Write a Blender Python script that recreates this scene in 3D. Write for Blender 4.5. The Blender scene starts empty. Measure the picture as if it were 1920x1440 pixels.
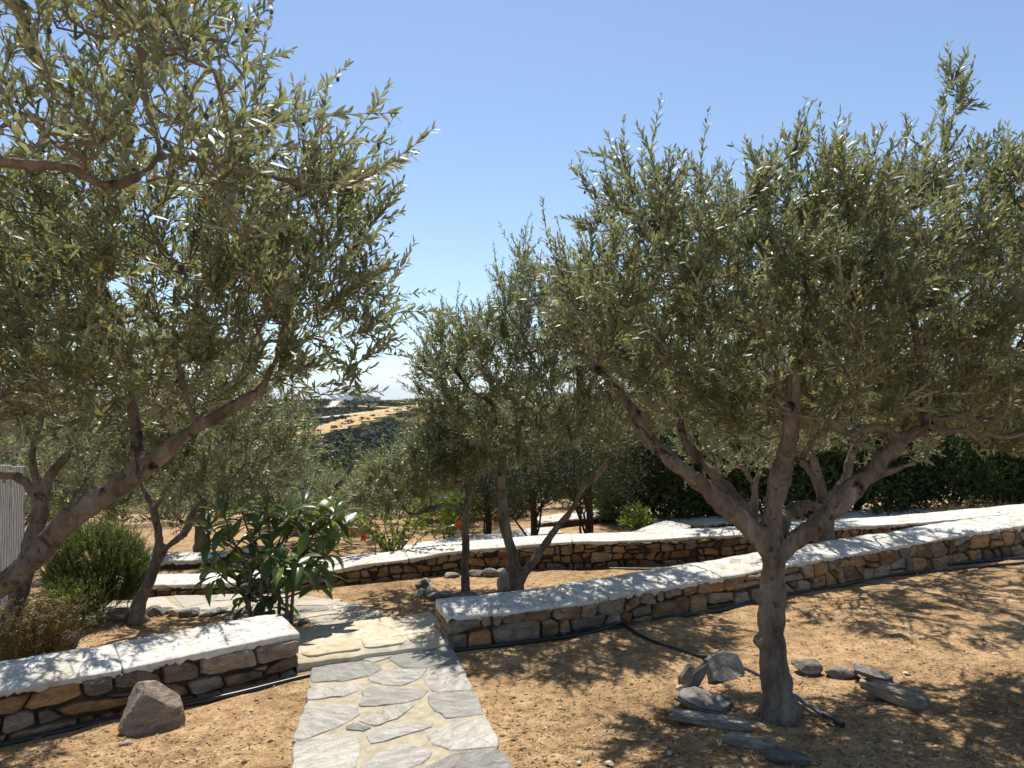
import bpy, bmesh, math, random
import numpy as np
from mathutils import Vector, Matrix

S = bpy.context.scene
COL = S.collection
random.seed(7)
np.random.seed(7)

# ------------------------------------------------------------------ camera
F = 1397.0                      # focal length in photograph pixels
CAMZ = 1.6
PITCH = math.atan(35 / F)
cam_d = bpy.data.cameras.new('camera')
cam_d.sensor_width = 36.0
cam_d.lens = F / 1920 * 36.0
cam_d.clip_start = 0.05
cam_d.clip_end = 60000
cam_d.dof.use_dof = True
cam_d.dof.focus_distance = 4.6
cam_d.dof.aperture_fstop = 8.0
cam = bpy.data.objects.new('camera', cam_d)
cam.location = (0, 0, CAMZ)
cam.rotation_euler = (math.pi / 2 + PITCH, 0, 0)
COL.objects.link(cam)
S.camera = cam

# ------------------------------------------------------------------ sky, sun, exposure
SUN_EL = math.radians(61)
SUN_AZ = math.radians(-9)       # measured from +Y towards +X: ahead of the camera, a little left
wd = bpy.data.worlds.new('World')
S.world = wd
wd.use_nodes = True
wn = wd.node_tree
bg = wn.nodes['Background']
sky = wn.nodes.new('ShaderNodeTexSky')
sky.sky_type = 'NISHITA'
sky.sun_disc = False
sky.sun_elevation = SUN_EL
sky.sun_rotation = SUN_AZ
sky.altitude = 100
sky.air_density = 0.9
sky.dust_density = 0.25
sky.ozone_density = 1.2
wn.links.new(sky.outputs['Color'], bg.inputs['Color'])
bg.inputs['Strength'].default_value = 0.125
sun_d = bpy.data.lights.new('sun', 'SUN')
sun_d.energy = 5.0
sun_d.angle = math.radians(0.53)
sun_d.color = (1.0, 0.96, 0.895)
sun = bpy.data.objects.new('sun', sun_d)
sdir = Vector((math.sin(SUN_AZ) * math.cos(SUN_EL), math.cos(SUN_AZ) * math.cos(SUN_EL), math.sin(SUN_EL)))
sun.rotation_euler = sdir.to_track_quat('Z', 'Y').to_euler()
sun.location = (-4, 20, 30)
COL.objects.link(sun)
S.view_settings.view_transform = 'Standard'
S.view_settings.look = 'None'
S.view_settings.exposure = 0.36
S.view_settings.gamma = 1.0
S.view_settings.use_curve_mapping = False
S.cycles.max_bounces = 6
S.cycles.diffuse_bounces = 3
S.cycles.glossy_bounces = 2
S.cycles.transmission_bounces = 3
S.cycles.transparent_max_bounces = 4
S.cycles.volume_bounces = 0
S.cycles.caustics_reflective = False
S.cycles.caustics_refractive = False
S.cycles.sample_clamp_indirect = 6.0

# ------------------------------------------------------------------ numeric helpers
def vnoise(p, seed=0):
    """value noise in [-1,1] for an (N,3) array"""
    p = np.asarray(p, dtype=np.float64)
    i = np.floor(p).astype(np.int64)
    f = p - i
    f = f * f * (3 - 2 * f)
    out = np.zeros(len(p))
    for dx in (0, 1):
        for dy in (0, 1):
            for dz in (0, 1):
                h = ((i[:, 0] + dx) * 374761393 + (i[:, 1] + dy) * 668265263 + (i[:, 2] + dz) * 2147483647 + seed * 1274126177)
                h = (h ^ (h >> 13)) * 1274126177
                h = (h ^ (h >> 16)) & 0xFFFFFF
                w = (f[:, 0] if dx else 1 - f[:, 0]) * (f[:, 1] if dy else 1 - f[:, 1]) * (f[:, 2] if dz else 1 - f[:, 2])
                out += w * (h / 0xFFFFFF * 2 - 1)
    return out

def fbm(p, seed=0, oct=3):
    p = np.asarray(p, dtype=np.float64)
    a, s, o = 1.0, 0.0, np.zeros(len(p))
    for k in range(oct):
        o += a * vnoise(p * 2 ** k + 17.3 * k, seed + k)
        s += a
        a *= 0.5
    return o / s

GA, GB = 0.040, 0.030           # the garden rises to the right and falls away from the camera
PY = np.array([-50, 13, 20, 40, 80, 150, 230, 350, 480, 600, 680, 900, 1500, 3000, 30000.])
PZ = np.array([0, 0, -.7, -4.0, -10, -17, -18.5, -10, -2.0, 4.6, 7.0, -6, -70, -130, -130.])

def ground(x, y):
    x = np.atleast_1d(np.asarray(x, dtype=np.float64))
    y = np.atleast_1d(np.asarray(y, dtype=np.float64))
    xs = np.tanh(x / 16) * 16
    ys = np.minimum(y, 13) + np.maximum(y - 13, 0) * 0
    z = GA * xs - GB * ys
    k = np.clip(np.searchsorted(PY, y) - 1, 0, len(PY) - 2)
    t = np.clip((y - PY[k]) / (PY[k + 1] - PY[k]), 0, 1)
    t = 0.5 * t + 0.5 * t * t * (3 - 2 * t)
    z = z + PZ[k] + (PZ[k + 1] - PZ[k]) * t
    far = np.clip((y - 30) / 120, 0, 1)
    if far.any():
        q = np.stack([x / 130, y / 130, 0 * x], 1)
        z = z + far * 3.0 * fbm(q, 5, 3)
        z = z + np.clip((y - 300) / 300, 0, 1) * 3.0 * np.tanh((x + 40) / 150) * (y < 900)
    return z

def gz(x, y):
    return float(ground(x, y)[0])

def ray(px, py):
    cx, cy = (px - 960) / F, (720 - py) / F
    s, c = math.sin(PITCH), math.cos(PITCH)
    return Vector((cx, c - cy * s, s + cy * c))

def P(px, py, d):
    """point of the place seen at photograph pixel (px,py), d metres ahead"""
    r = ray(px, py)
    t = d / r.y
    return Vector((r.x * t, d, CAMZ + r.z * t))

def G(px, py, up=0.0):
    """point of the garden ground at pixel (px,py)"""
    r = ray(px, py)
    t = (CAMZ - up) / (GA * r.x - GB * r.y - r.z)
    return Vector((r.x * t, r.y * t, CAMZ + r.z * t))

def Gfar(px, py):
    r = ray(px, py)
    t = np.linspace(120, 720, 6000)
    zz = CAMZ + r.z * t
    hh = ground(r.x * t, r.y * t)
    k = np.argmax(zz < hh) if (zz < hh).any() else int(np.argmin(zz - hh))
    return Vector((r.x * t[k], r.y * t[k], hh[k]))

def in_poly(pts, poly):
    x, y = pts[:, 0], pts[:, 1]
    c = np.zeros(len(pts), bool)
    n = len(poly)
    for i in range(n):
        x1, y1 = poly[i]
        x2, y2 = poly[(i + 1) % n]
        cond = ((y1 > y) != (y2 > y)) & (x < (x2 - x1) * (y - y1) / (y2 - y1 + 1e-12) + x1)
        c ^= cond
    return c

def edge_dist(pts, poly):
    d = np.full(len(pts), 1e9)
    n = len(poly)
    for i in range(n):
        a = np.array(poly[i], float)
        b = np.array(poly[(i + 1) % n], float)
        ab = b - a
        t = np.clip(((pts - a) @ ab) / (ab @ ab + 1e-12), 0, 1)
        d = np.minimum(d, np.linalg.norm(pts - a - t[:, None] * ab, axis=1))
    return d

# ------------------------------------------------------------------ object helpers
def mesh(name, verts, faces, mats=None, smooth=False, tint=None):
    me = bpy.data.meshes.new(name)
    verts = np.asarray(verts, dtype=np.float32)
    if isinstance(faces, np.ndarray):
        k = faces.shape[1]
        me.vertices.add(len(verts))
        me.vertices.foreach_set('co', verts.ravel())
        me.loops.add(faces.size)
        me.loops.foreach_set('vertex_index', faces.astype(np.int32).ravel())
        me.polygons.add(len(faces))
        me.polygons.foreach_set('loop_start', np.arange(0, faces.size, k, dtype=np.int32))
        me.polygons.foreach_set('loop_total', np.full(len(faces), k, dtype=np.int32))
        me.update(calc_edges=True)
    else:
        me.from_pydata([tuple(map(float, v)) for v in verts], [], [tuple(int(i) for i in f) for f in faces])
        me.update()
    me.validate()
    if tint is not None:
        at = me.attributes.new('tint', 'FLOAT', 'POINT')
        at.data.foreach_set('value', np.asarray(tint, dtype=np.float32))
    if smooth:
        me.polygons.foreach_set('use_smooth', np.ones(len(me.polygons), bool))
    if mats is not None:
        for m in (mats if isinstance(mats, (list, tuple)) else [mats]):
            me.materials.append(m)
    return me

def obj(name, me, parent=None, loc=(0, 0, 0)):
    o = bpy.data.objects.new(name, me)
    COL.objects.link(o)
    o.location = loc
    if parent is not None:
        o.parent = parent
    return o

def tag(o, label=None, cat=None, group=None, kind=None):
    if label: o['label'] = label
    if cat: o['category'] = cat
    if group: o['group'] = group
    if kind: o['kind'] = kind
    return o

def thing(name, label, cat, loc=(0, 0, 0), group=None):
    o = bpy.data.objects.new(name, None)
    o.empty_display_size = 0.1
    COL.objects.link(o)
    o.location = loc
    return tag(o, label, cat, group)

class MB:
    """collects verts and faces"""
    def __init__(s): s.v, s.f, s.n = [], [], 0
    def add(s, v, f):
        v = np.asarray(v, float)
        s.v.append(v)
        s.f.extend([tuple(i + s.n for i in q) for q in f])
        s.n += len(v)
    def mesh(s, name, mats, smooth=False, off=(0, 0, 0)):
        return mesh(name, np.concatenate(s.v) - np.array(off), s.f, mats, smooth)

def tube(pts, rad, sides=6, cap=True):
    pts = np.asarray(pts, float)
    rad = np.broadcast_to(np.asarray(rad, float), (len(pts),))
    n = len(pts)
    tan = np.gradient(pts, axis=0)
    tan /= np.linalg.norm(tan, axis=1)[:, None] + 1e-12
    ref = np.array([1., 0, 0]) if abs(tan[0][0]) < 0.8 else np.array([0, 1., 0])
    u = np.cross(tan[0], ref); u /= np.linalg.norm(u)
    V = []
    ang = np.arange(sides) * 2 * math.pi / sides
    for i in range(n):
        u = u - tan[i] * (u @ tan[i]); u /= np.linalg.norm(u) + 1e-12
        w = np.cross(tan[i], u)
        V.append(pts[i] + rad[i] * (np.cos(ang)[:, None] * u + np.sin(ang)[:, None] * w))
    V = np.concatenate(V)
    Fc = []
    for i in range(n - 1):
        for k in range(sides):
            k2 = (k + 1) % sides
            Fc.append((i * sides + k, i * sides + k2, (i + 1) * sides + k2, (i + 1) * sides + k))
    if cap:
        Fc.append(tuple(range(sides))[::-1])
        Fc.append(tuple((n - 1) * sides + k for k in range(sides)))
    return V, Fc

def resample(pts, step):
    pts = np.asarray(pts, float)
    if len(pts) > 2:                                            # Catmull-Rom first
        q = np.vstack([2 * pts[0] - pts[1], pts, 2 * pts[-1] - pts[-2]])
        out = []
        for i in range(1, len(q) - 2):
            for t in np.linspace(0, 1, 12, endpoint=False):
                a, b, c, d = q[i - 1], q[i], q[i + 1], q[i + 2]
                out.append(0.5 * (2 * b + (c - a) * t + (2 * a - 5 * b + 4 * c - d) * t * t + (3 * b - a - 3 * c + d) * t ** 3))
        out.append(pts[-1])
        pts = np.array(out)
    s = np.r_[0, np.cumsum(np.linalg.norm(np.diff(pts[:, :3], axis=0), axis=1))]
    n = max(2, int(round(s[-1] / step)) + 1)
    t = np.linspace(0, s[-1], n)
    return np.stack([np.interp(t, s, pts[:, k]) for k in range(pts.shape[1])], 1)

# ------------------------------------------------------------------ materials
def mat(name):
    m = bpy.data.materials.new(name)
    m.use_nodes = True
    nt = m.node_tree
    b = nt.nodes['Principled BSDF']
    return m, nt, b

def N(nt, typ, **kw):
    n = nt.nodes.new(typ)
    for k, v in kw.items():
        if k in n.inputs: n.inputs[k].default_value = v
        else: setattr(n, k, v)
    return n

def ramp(nt, fac, stops, interp='LINEAR'):
    r = nt.nodes.new('ShaderNodeValToRGB')
    r.color_ramp.interpolation = interp
    e = r.color_ramp.elements
    while len(e) < len(stops): e.new(0.5)
    for i, (p, c) in enumerate(stops):
        e[i].position = p
        e[i].color = (*c, 1) if len(c) == 3 else c
    nt.links.new(fac, r.inputs['Fac'])
    return r.outputs['Color']

def noise(nt, scale, detail=4, rough=0.55, vec=None, stretch=None, dist=0.0):
    n = N(nt, 'ShaderNodeTexNoise', Scale=scale, Detail=detail, Roughness=rough, Distortion=dist)
    if vec is None:
        vec = nt.nodes.new('ShaderNodeTexCoord').outputs['Object']
    if stretch:
        mp = N(nt, 'ShaderNodeMapping', Scale=stretch)
        nt.links.new(vec, mp.inputs['Vector'])
        vec = mp.outputs['Vector']
    nt.links.new(vec, n.inputs['Vector'])
    return n.outputs['Fac']

def mix(nt, fac, a, b, typ='MIX'):
    m = nt.nodes.new('ShaderNodeMix')
    m.data_type = 'RGBA'
    m.blend_type = typ
    for sock, v in ((m.inputs['Factor'], fac), (m.inputs['A'], a), (m.inputs['B'], b)):
        if hasattr(v, 'is_linked'): nt.links.new(v, sock)
        elif isinstance(v, (int, float)): sock.default_value = v
        else: sock.default_value = (*v, 1)
    return m.outputs['Result']

def bump(nt, b, height, strength=0.5, dist=0.01, normal=None):
    n = N(nt, 'ShaderNodeBump', Strength=strength, Distance=dist)
    nt.links.new(height, n.inputs['Height'])
    if normal is not None: nt.links.new(normal, n.inputs['Normal'])
    nt.links.new(n.outputs['Normal'], b.inputs['Normal'])
    return n.outputs['Normal']

def geo_pos(nt):
    return nt.nodes.new('ShaderNodeNewGeometry').outputs['Position']

def m_soil():
    m, nt, b = mat('sandy_soil')
    p = geo_pos(nt)
    big = noise(nt, 0.9, 4, 0.6, p)
    med = noise(nt, 9, 5, 0.65, p)
    fine = noise(nt, 95, 4, 0.7, p)
    c1 = ramp(nt, med, [(0.30, (.20, .124, .063)), (0.47, (.365, .238, .124)), (0.6, (.475, .318, .172)), (0.75, (.59, .43, .26))])
    c2 = ramp(nt, big, [(0.32, (.66, .61, .56)), (0.5, (.98, .96, .94)), (0.66, (1.1, 1.08, 1.06))])
    c = mix(nt, 1.0, c1, c2, 'MULTIPLY')
    c3 = ramp(nt, fine, [(0.30, (.40, .36, .32)), (0.48, (.95, .95, .95)), (0.70, (1.5, 1.48, 1.42))])
    c = mix(nt, 1.0, c, c3, 'MULTIPLY')
    nt.links.new(c, b.inputs['Base Color'])
    b.inputs['Roughness'].default_value = 0.95
    b.inputs['Specular IOR Level'].default_value = 0.15
    n1 = bump(nt, b, fine, 0.7, 0.012)
    bump(nt, b, med, 0.7, 0.03, n1)
    return m

def m_hill():
    m, nt, b = mat('dry_hillside')
    p = geo_pos(nt)
    big = noise(nt, 0.03, 5, 0.6, p)
    med = noise(nt, 0.25, 5, 0.65, p)
    c1 = ramp(nt, med, [(0.32, (.045, .05, .025)), (0.48, (.10, .095, .05)), (0.62, (.24, .17, .09)), (0.75, (.36, .25, .13))])
    c2 = ramp(nt, big, [(0.35, (.7, .8, .7)), (0.65, (1.15, 1.0, .9))])
    nt.links.new(mix(nt, 1.0, c1, c2, 'MULTIPLY'), b.inputs['Base Color'])
    b.inputs['Roughness'].default_value = 1.0
    b.inputs['Specular IOR Level'].default_value = 0.0
    return m

def m_plaster(name, base=(.68, .65, .59), warm=0.25):
    m, nt, b = mat(name)
    p = geo_pos(nt)
    a = noise(nt, 2.6, 6, 0.65, p)
    f = noise(nt, 70, 5, 0.7, p)
    g = noise(nt, 16, 6, 0.75, p)
    l = noise(nt, 7, 6, 0.7, p, None, 1.5)
    cream = tuple(x * y for x, y in zip(base, (.88, .76, .56)))
    c = mix(nt, ramp(nt, a, [(0.47, (0, 0, 0)), (0.70, (warm * 2,) * 3)]), base, cream)
    dirt = ramp(nt, g, [(0.30, (.42, .40, .36)), (0.40, (.85, .84, .82)), (0.52, (1, 1, 1))])
    c = mix(nt, 0.8, c, dirt, 'MULTIPLY')
    stain = ramp(nt, l, [(0.30, (.38, .36, .32)), (0.40, (.74, .72, .69)), (0.50, (.95, .95, .94)), (0.58, (1, 1, 1))])
    c = mix(nt, 0.8, c, stain, 'MULTIPLY')
    sp = ramp(nt, f, [(0.28, (.70, .69, .67)), (0.45, (1, 1, 1))])
    c = mix(nt, 0.7, c, sp, 'MULTIPLY')
    nt.links.new(c, b.inputs['Base Color'])
    b.inputs['Roughness'].default_value = 0.92
    b.inputs['Specular IOR Level'].default_value = 0.15
    n1 = bump(nt, b, f, 0.45, 0.005)
    bump(nt, b, g, 0.2, 0.012, n1)
    return m

def m_stone(name, stops, scale=9, stretch=(1, 1, 2.5), rough=0.85, bstr=0.6):
    m, nt, b = mat(name)
    tc = nt.nodes.new('ShaderNodeTexCoord').outputs['Object']
    oi = nt.nodes.new('ShaderNodeObjectInfo').outputs['Random']
    ad = N(nt, 'ShaderNodeVectorMath', operation='ADD')
    nt.links.new(tc, ad.inputs[0]); nt.links.new(oi, ad.inputs[1])
    v = ad.outputs['Vector']
    a = noise(nt, scale, 6, 0.65, v, stretch, 0.6)
    f = noise(nt, scale * 9, 4, 0.7, v)
    c = ramp(nt, a, stops)
    tone = ramp(nt, oi, [(0, (.62, .62, .62)), (0.5, (1, .98, .95)), (1, (1.25, 1.22, 1.18))])
    c = mix(nt, 1.0, c, tone, 'MULTIPLY')
    sp = ramp(nt, f, [(0.3, (.66, .64, .62)), (0.55, (1.05, 1.05, 1.05)), (0.75, (1.2, 1.2, 1.2))])
    c = mix(nt, 0.8, c, sp, 'MULTIPLY')
    nt.links.new(c, b.inputs['Base Color'])
    b.inputs['Roughness'].default_value = rough
    b.inputs['Specular IOR Level'].default_value = 0.25
    n1 = bump(nt, b, f, bstr * .6, 0.006)
    bump(nt, b, a, bstr, 0.03, n1)
    return m

def m_bark():
    m, nt, b = mat('olive_bark')
    p = nt.nodes.new('ShaderNodeTexCoord').outputs['Object']
    a = noise(nt, 9, 6, 0.65, p, (1, 1, .35))
    f = noise(nt, 60, 5, 0.7, p, (1, 1, .4))
    k = noise(nt, 14, 3, 0.5, p)
    c = ramp(nt, a, [(0.3, (.075, .058, .045)), (0.45, (.175, .138, .106)), (0.6, (.26, .212, .168)), (0.78, (.40, .36, .30))])
    knots = ramp(nt, k, [(0.27, (.10, .085, .08)), (0.40, (1, 1, 1))])
    c = mix(nt, 1.0, c, knots, 'MULTIPLY')
    li = noise(nt, 4.5, 7, 0.75, p, None, 0.8)
    c = mix(nt, ramp(nt, li, [(0.56, (0, 0, 0)), (0.62, (.85, .85, .85))]), c, (.035, .030, .028))
    c = mix(nt, 0.7, c, ramp(nt, f, [(0.3, (.55, .53, .5)), (0.6, (1.15, 1.15, 1.15))]), 'MULTIPLY')
    nt.links.new(c, b.inputs['Base Color'])
    b.inputs['Roughness'].default_value = 0.9
    b.inputs['Specular IOR Level'].default_value = 0.2
    n1 = bump(nt, b, f, 0.9, 0.012)
    bump(nt, b, a, 0.9, 0.04, n1)
    return m

def m_leaf(name, top, under, trans, rough=0.42, tf=0.32, spec=0.5, attr=True):
    """top: list of ramp stops over the per-leaf tint"""
    m, nt, b = mat(name)
    if attr:
        t = N(nt, 'ShaderNodeAttribute', attribute_name='tint').outputs['Fac']
    else:
        t = nt.nodes.new('ShaderNodeObjectInfo').outputs['Random']
    ct = ramp(nt, t, top)
    cu = ramp(nt, t, under)
    ge = nt.nodes.new('ShaderNodeNewGeometry')
    c = mix(nt, ge.outputs['Backfacing'], ct, cu)
    nt.links.new(c, b.inputs['Base Color'])
    b.inputs['Roughness'].default_value = rough
    b.inputs['Specular IOR Level'].default_value = spec
    tr = nt.nodes.new('ShaderNodeBsdfTranslucent')
    nt.links.new(ramp(nt, t, trans), tr.inputs['Color'])
    ms = N(nt, 'ShaderNodeMixShader', Fac=tf)
    nt.links.new(b.outputs['BSDF'], ms.inputs[1])
    nt.links.new(tr.outputs['BSDF'], ms.inputs[2])
    nt.links.new(ms.outputs['Shader'], nt.nodes['Material Output'].inputs['Surface'])
    return m

def m_plain(name, col, rough=0.7, spec=0.3, var=0.25, scale=20):
    m, nt, b = mat(name)
    a = noise(nt, scale, 4, 0.6)
    c = ramp(nt, a, [(0.3, tuple(x * (1 - var) for x in col)), (0.7, tuple(min(1, x * (1 + var)) for x in col))])
    nt.links.new(c, b.inputs['Base Color'])
    b.inputs['Roughness'].default_value = rough
    b.inputs['Specular IOR Level'].default_value = spec
    bump(nt, b, a, 0.2, 0.004)
    return m

M = {}
M['soil'] = m_soil()
M['hill'] = m_hill()
M['plaster'] = m_plaster('white_plaster', (.69, .665, .61), 0.4)
M['cream'] = m_plaster('cream_plaster', (.62, .55, .42), 0.45)
M['mortar'] = m_plain('brown_mortar', (.085, .06, .04), 0.95, 0.1, 0.5, 30)
M['path_mortar'] = m_plain('sandy_mortar', (.41, .35, .25), 0.95, 0.15, 0.25, 14)
M['st_brown'] = m_stone('brown_fieldstone', [(0.28, (.11, .068, .038)), (0.45, (.22, .142, .08)), (0.6, (.33, .225, .135)), (0.78, (.44, .34, .24))])
M['st_grey'] = m_stone('grey_fieldstone', [(0.28, (.12, .092, .068)), (0.45, (.225, .18, .135)), (0.62, (.33, .275, .215)), (0.8, (.46, .39, .30))])
M['st_orange'] = m_stone('ochre_fieldstone', [(0.28, (.14, .072, .03)), (0.45, (.28, .158, .068)), (0.62, (.38, .24, .12)), (0.8, (.47, .36, .24))])
M['flag'] = m_stone('grey_flagstone', [(0.28, (.23, .215, .19)), (0.43, (.34, .322, .285)), (0.58, (.43, .41, .37)), (0.78, (.56, .53, .475))], 9, (1.0, 2.8, 1), 0.8, 0.6)
M['flag_pale'] = m_stone('pale_flagstone', [(0.28, (.38, .34, .275)), (0.45, (.48, .44, .365)), (0.6, (.55, .51, .43)), (0.8, (.64, .60, .52))], 11, (1.0, 4.5, 1), 0.8, 0.6)
M['slate'] = m_stone('dark_slate', [(0.28, (.10, .088, .075)), (0.45, (.21, .19, .165)), (0.62, (.33, .305, .27)), (0.8, (.46, .43, .385))], 10, (1, 1, 5), 0.75, 0.9)
M['rock_pale'] = m_stone('pale_rock', [(0.28, (.34, .27, .19)), (0.5, (.55, .46, .34)), (0.8, (.68, .61, .50))])
M['bark'] = m_bark()
M['bark_dark'] = m_plain('dark_bark', (.06, .045, .032), 0.95, 0.1, 0.5, 30)
M['stem'] = m_plain('green_stem', (.12, .105, .055), 0.8, 0.2, 0.3)
OL_TOP = [(0, (.058, .070, .032)), (.45, (.130, .143, .068)), (.9, (.26, .268, .155)), (.965, (.28, .27, .12)), (1, (.48, .32, .07))]
OL_UND = [(0, (.26, .272, .20)), (.9, (.43, .435, .34)), (1, (.5, .36, .13))]
OL_TR = [(0, (.22, .25, .062)), (.9, (.42, .435, .145)), (1, (.6, .4, .07))]
M['olive_leaf'] = m_leaf('olive_leaf', OL_TOP, OL_UND, OL_TR, 0.50, 0.33, 0.8)
M['twig'] = m_plain('olive_twig', (.20, .165, .125), 0.85, 0.2, 0.3)
M['olive_fruit'] = m_plain('green_olive', (.045, .065, .02), 0.35, 0.5, 0.3)
M['loquat'] = m_leaf('loquat_leaf', [(0, (.028, .05, .016)), (.6, (.06, .10, .028)), (.85, (.12, .18, .04)), (1, (.24, .30, .07))],
                     [(0, (.12, .14, .07)), (1, (.2, .22, .1))], [(0, (.14, .22, .025)), (1, (.36, .45, .05))], 0.36, 0.28, 0.6, attr=False)
M['rosemary'] = m_leaf('rosemary_leaf', [(0, (.035, .052, .014)), (.6, (.085, .12, .028)), (1, (.19, .22, .045))],
                       [(0, (.06, .075, .035)), (1, (.14, .15, .07))], [(0, (.14, .18, .025)), (1, (.34, .38, .05))], 0.5, 0.32, 0.4)
M['hedge'] = m_leaf('hedge_leaf', [(0, (.022, .036, .012)), (.6, (.05, .075, .022)), (.88, (.10, .135, .032)), (1, (.22, .25, .05))],
                    [(0, (.03, .045, .015)), (1, (.09, .11, .03))], [(0, (.10, .15, .02)), (1, (.3, .36, .05))], 0.45, 0.3, 0.4)
M['conifer'] = m_leaf('juniper_leaf', [(0, (.018, .024, .010)), (.7, (.04, .046, .018)), (1, (.09, .085, .035))],
                      [(0, (.03, .035, .014)), (1, (.08, .08, .03))], [(0, (.04, .05, .01)), (1, (.1, .1, .02))], 0.6, 0.15, 0.3)
M['fresh'] = m_leaf('fresh_green_leaf', [(0, (.05, .085, .015)), (.6, (.10, .155, .022)), (1, (.20, .25, .035))],
                    [(0, (.08, .12, .02)), (1, (.2, .25, .05))], [(0, (.14, .22, .02)), (1, (.35, .42, .04))], 0.4, 0.35, 0.4)
M['dryplant'] = m_leaf('dry_flower', [(0, (.30, .20, .085)), (.5, (.52, .37, .14)), (1, (.72, .57, .27))],
                       [(0, (.16, .095, .035)), (1, (.42, .29, .1))], [(0, (.2, .12, .03)), (1, (.4, .28, .08))], 0.8, 0.25, 0.1)
M['straw'] = m_leaf('dry_straw', [(0, (.09, .055, .028)), (.4, (.26, .16, .07)), (.8, (.50, .35, .16)), (1, (.66, .52, .30))],
                    [(0, (.09, .055, .028)), (1, (.6, .45, .24))], [(0, (.1, .06, .02)), (1, (.5, .35, .12))], 0.7, 0.1, 0.2)
M['red'] = m_plain('red_petal', (.62, .02, .012), 0.5, 0.3, 0.2)
M['pipe'] = m_plain('black_pipe', (.018, .018, .02), 0.38, 0.5, 0.3)
M['pipe_grey'] = m_plain('grey_pipe', (.16, .16, .17), 0.45, 0.4, 0.2)
M['track'] = m_plain('dirt_track', (.50, .34, .17), 1.0, 0.0, 0.3, 0.2)
M['track_white'] = m_plain('pale_track', (.62, .54, .42), 1.0, 0.0, 0.15, 0.2)
M['scrub'] = m_leaf('hill_scrub', [(0, (.030, .040, .018)), (.6, (.070, .080, .036)), (1, (.17, .155, .075))],
                    [(0, (.02, .03, .012)), (1, (.1, .1, .05))], [(0, (.02, .03, .01)), (1, (.06, .07, .02))], 0.9, 0.05, 0.1)
M['island'] = m_plain('island_rock', (.16, .14, .12), 1.0, 0.0, 0.3, 0.002)
M['sea'] = m_plain('sea_water', (.02, .06, .10), 0.25, 0.5, 0.1, 0.01)
M['house'] = m_plain('whitewash', (.62, .55, .46), 0.9, 0.1, 0.1, 0.5)
M['pane'] = m_plain('dark_pane', (.03, .03, .035), 0.2, 0.5, 0.1, 0.5)

def m_board():
    m, nt, b = mat('weathered_board')
    tc = nt.nodes.new('ShaderNodeTexCoord').outputs['Object']
    w = N(nt, 'ShaderNodeTexWave', Scale=9.0, Distortion=9.0, Detail=3.0)
    w.inputs['Detail Scale'].default_value = 0.8
    mp = N(nt, 'ShaderNodeMapping', Scale=(1.6, 1, .45))
    nt.links.new(tc, mp.inputs['Vector']); nt.links.new(mp.outputs['Vector'], w.inputs['Vector'])
    c = ramp(nt, w.outputs['Fac'], [(0.1, (.33, .32, .30)), (0.5, (.55, .54, .52)), (0.9, (.68, .67, .65))])
    nt.links.new(c, b.inputs['Base Color'])
    b.inputs['Roughness'].default_value = 0.85
    bump(nt, b, w.outputs['Fac'], 0.5, 0.01)
    return m
M['board'] = m_board()

# ------------------------------------------------------------------ ground, hills, sea
def axis(lo, hi, step, far_lo, far_hi, g=1.16):
    a = list(np.arange(lo, hi + step / 2, step))
    s, v = step, a[-1]
    while v < far_hi:
        s *= g; v += s; a.append(v)
    s, v, b = step, a[0], []
    while v > far_lo:
        s *= g; v -= s; b.append(v)
    return np.array(b[::-1] + a)

xs = axis(-7, 8, 0.075, -2500, 2500)
ys = axis(1.2, 13, 0.075, -40, 2500, 1.07)
X, Y = np.meshgrid(xs, ys)
Z = ground(X.ravel(), Y.ravel())
q = np.stack([X.ravel(), Y.ravel(), 0 * X.ravel()], 1)
nearw = np.clip((40 - np.abs(Y.ravel())) / 30, 0, 1) * np.clip((25 - np.abs(X.ravel())) / 10, 0, 1)
Z = Z + nearw * (0.016 * fbm(q * 1.6, 3, 3) + 0.010 * vnoise(q * 7.0, 8))
nx, ny = len(xs), len(ys)
idx = np.arange(nx * ny).reshape(ny, nx)
FQ = np.stack([idx[:-1, :-1], idx[:-1, 1:], idx[1:, 1:], idx[1:, :-1]], -1).reshape(-1, 4)
me = mesh('ground', np.stack([X.ravel(), Y.ravel(), Z], 1), FQ, [M['soil'], M['hill']], True)
cy = Y.ravel()[FQ[:, 0]]; cx = np.abs(X.ravel()[FQ[:, 0]])
me.polygons.foreach_set('material_index', ((cy > 22) | (cx > 30)).astype(np.int32))
tag(obj('ground', me), kind='structure')

sea = mesh('sea', [(-13000, 1200, -128), (13000, 1200, -128), (13000, 13500, -128), (-13000, 13500, -128)], [(0, 1, 2, 3)], M['sea'])
tag(obj('sea', sea), kind='structure')

def island():
    n = 70
    u = np.linspace(-1, 1, n)
    A, B = np.meshgrid(u, u)
    r = np.sqrt(A ** 2 + B ** 2)
    h = np.clip(1 - np.abs(A) ** 1.15, 0, 1) * np.clip(1 - B ** 2, 0, 1)
    h = h * (1 + 0.25 * fbm(np.stack([A.ravel() * 4, B.ravel() * 4, 0 * A.ravel()], 1), 4, 4).reshape(A.shape))
    c = P(672, 737, 9000)
    V = np.stack([c.x + A.ravel() * 750, c.y + B.ravel() * 900, -130 + h.ravel() * (c.z + 130)], 1)
    ii = np.arange(n * n).reshape(n, n)
    Fq = np.stack([ii[:-1, :-1], ii[:-1, 1:], ii[1:, 1:], ii[1:, :-1]], -1).reshape(-1, 4)
    tag(obj('island', mesh('island', V, Fq, M['island'], True)), kind='structure')
island()

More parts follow.
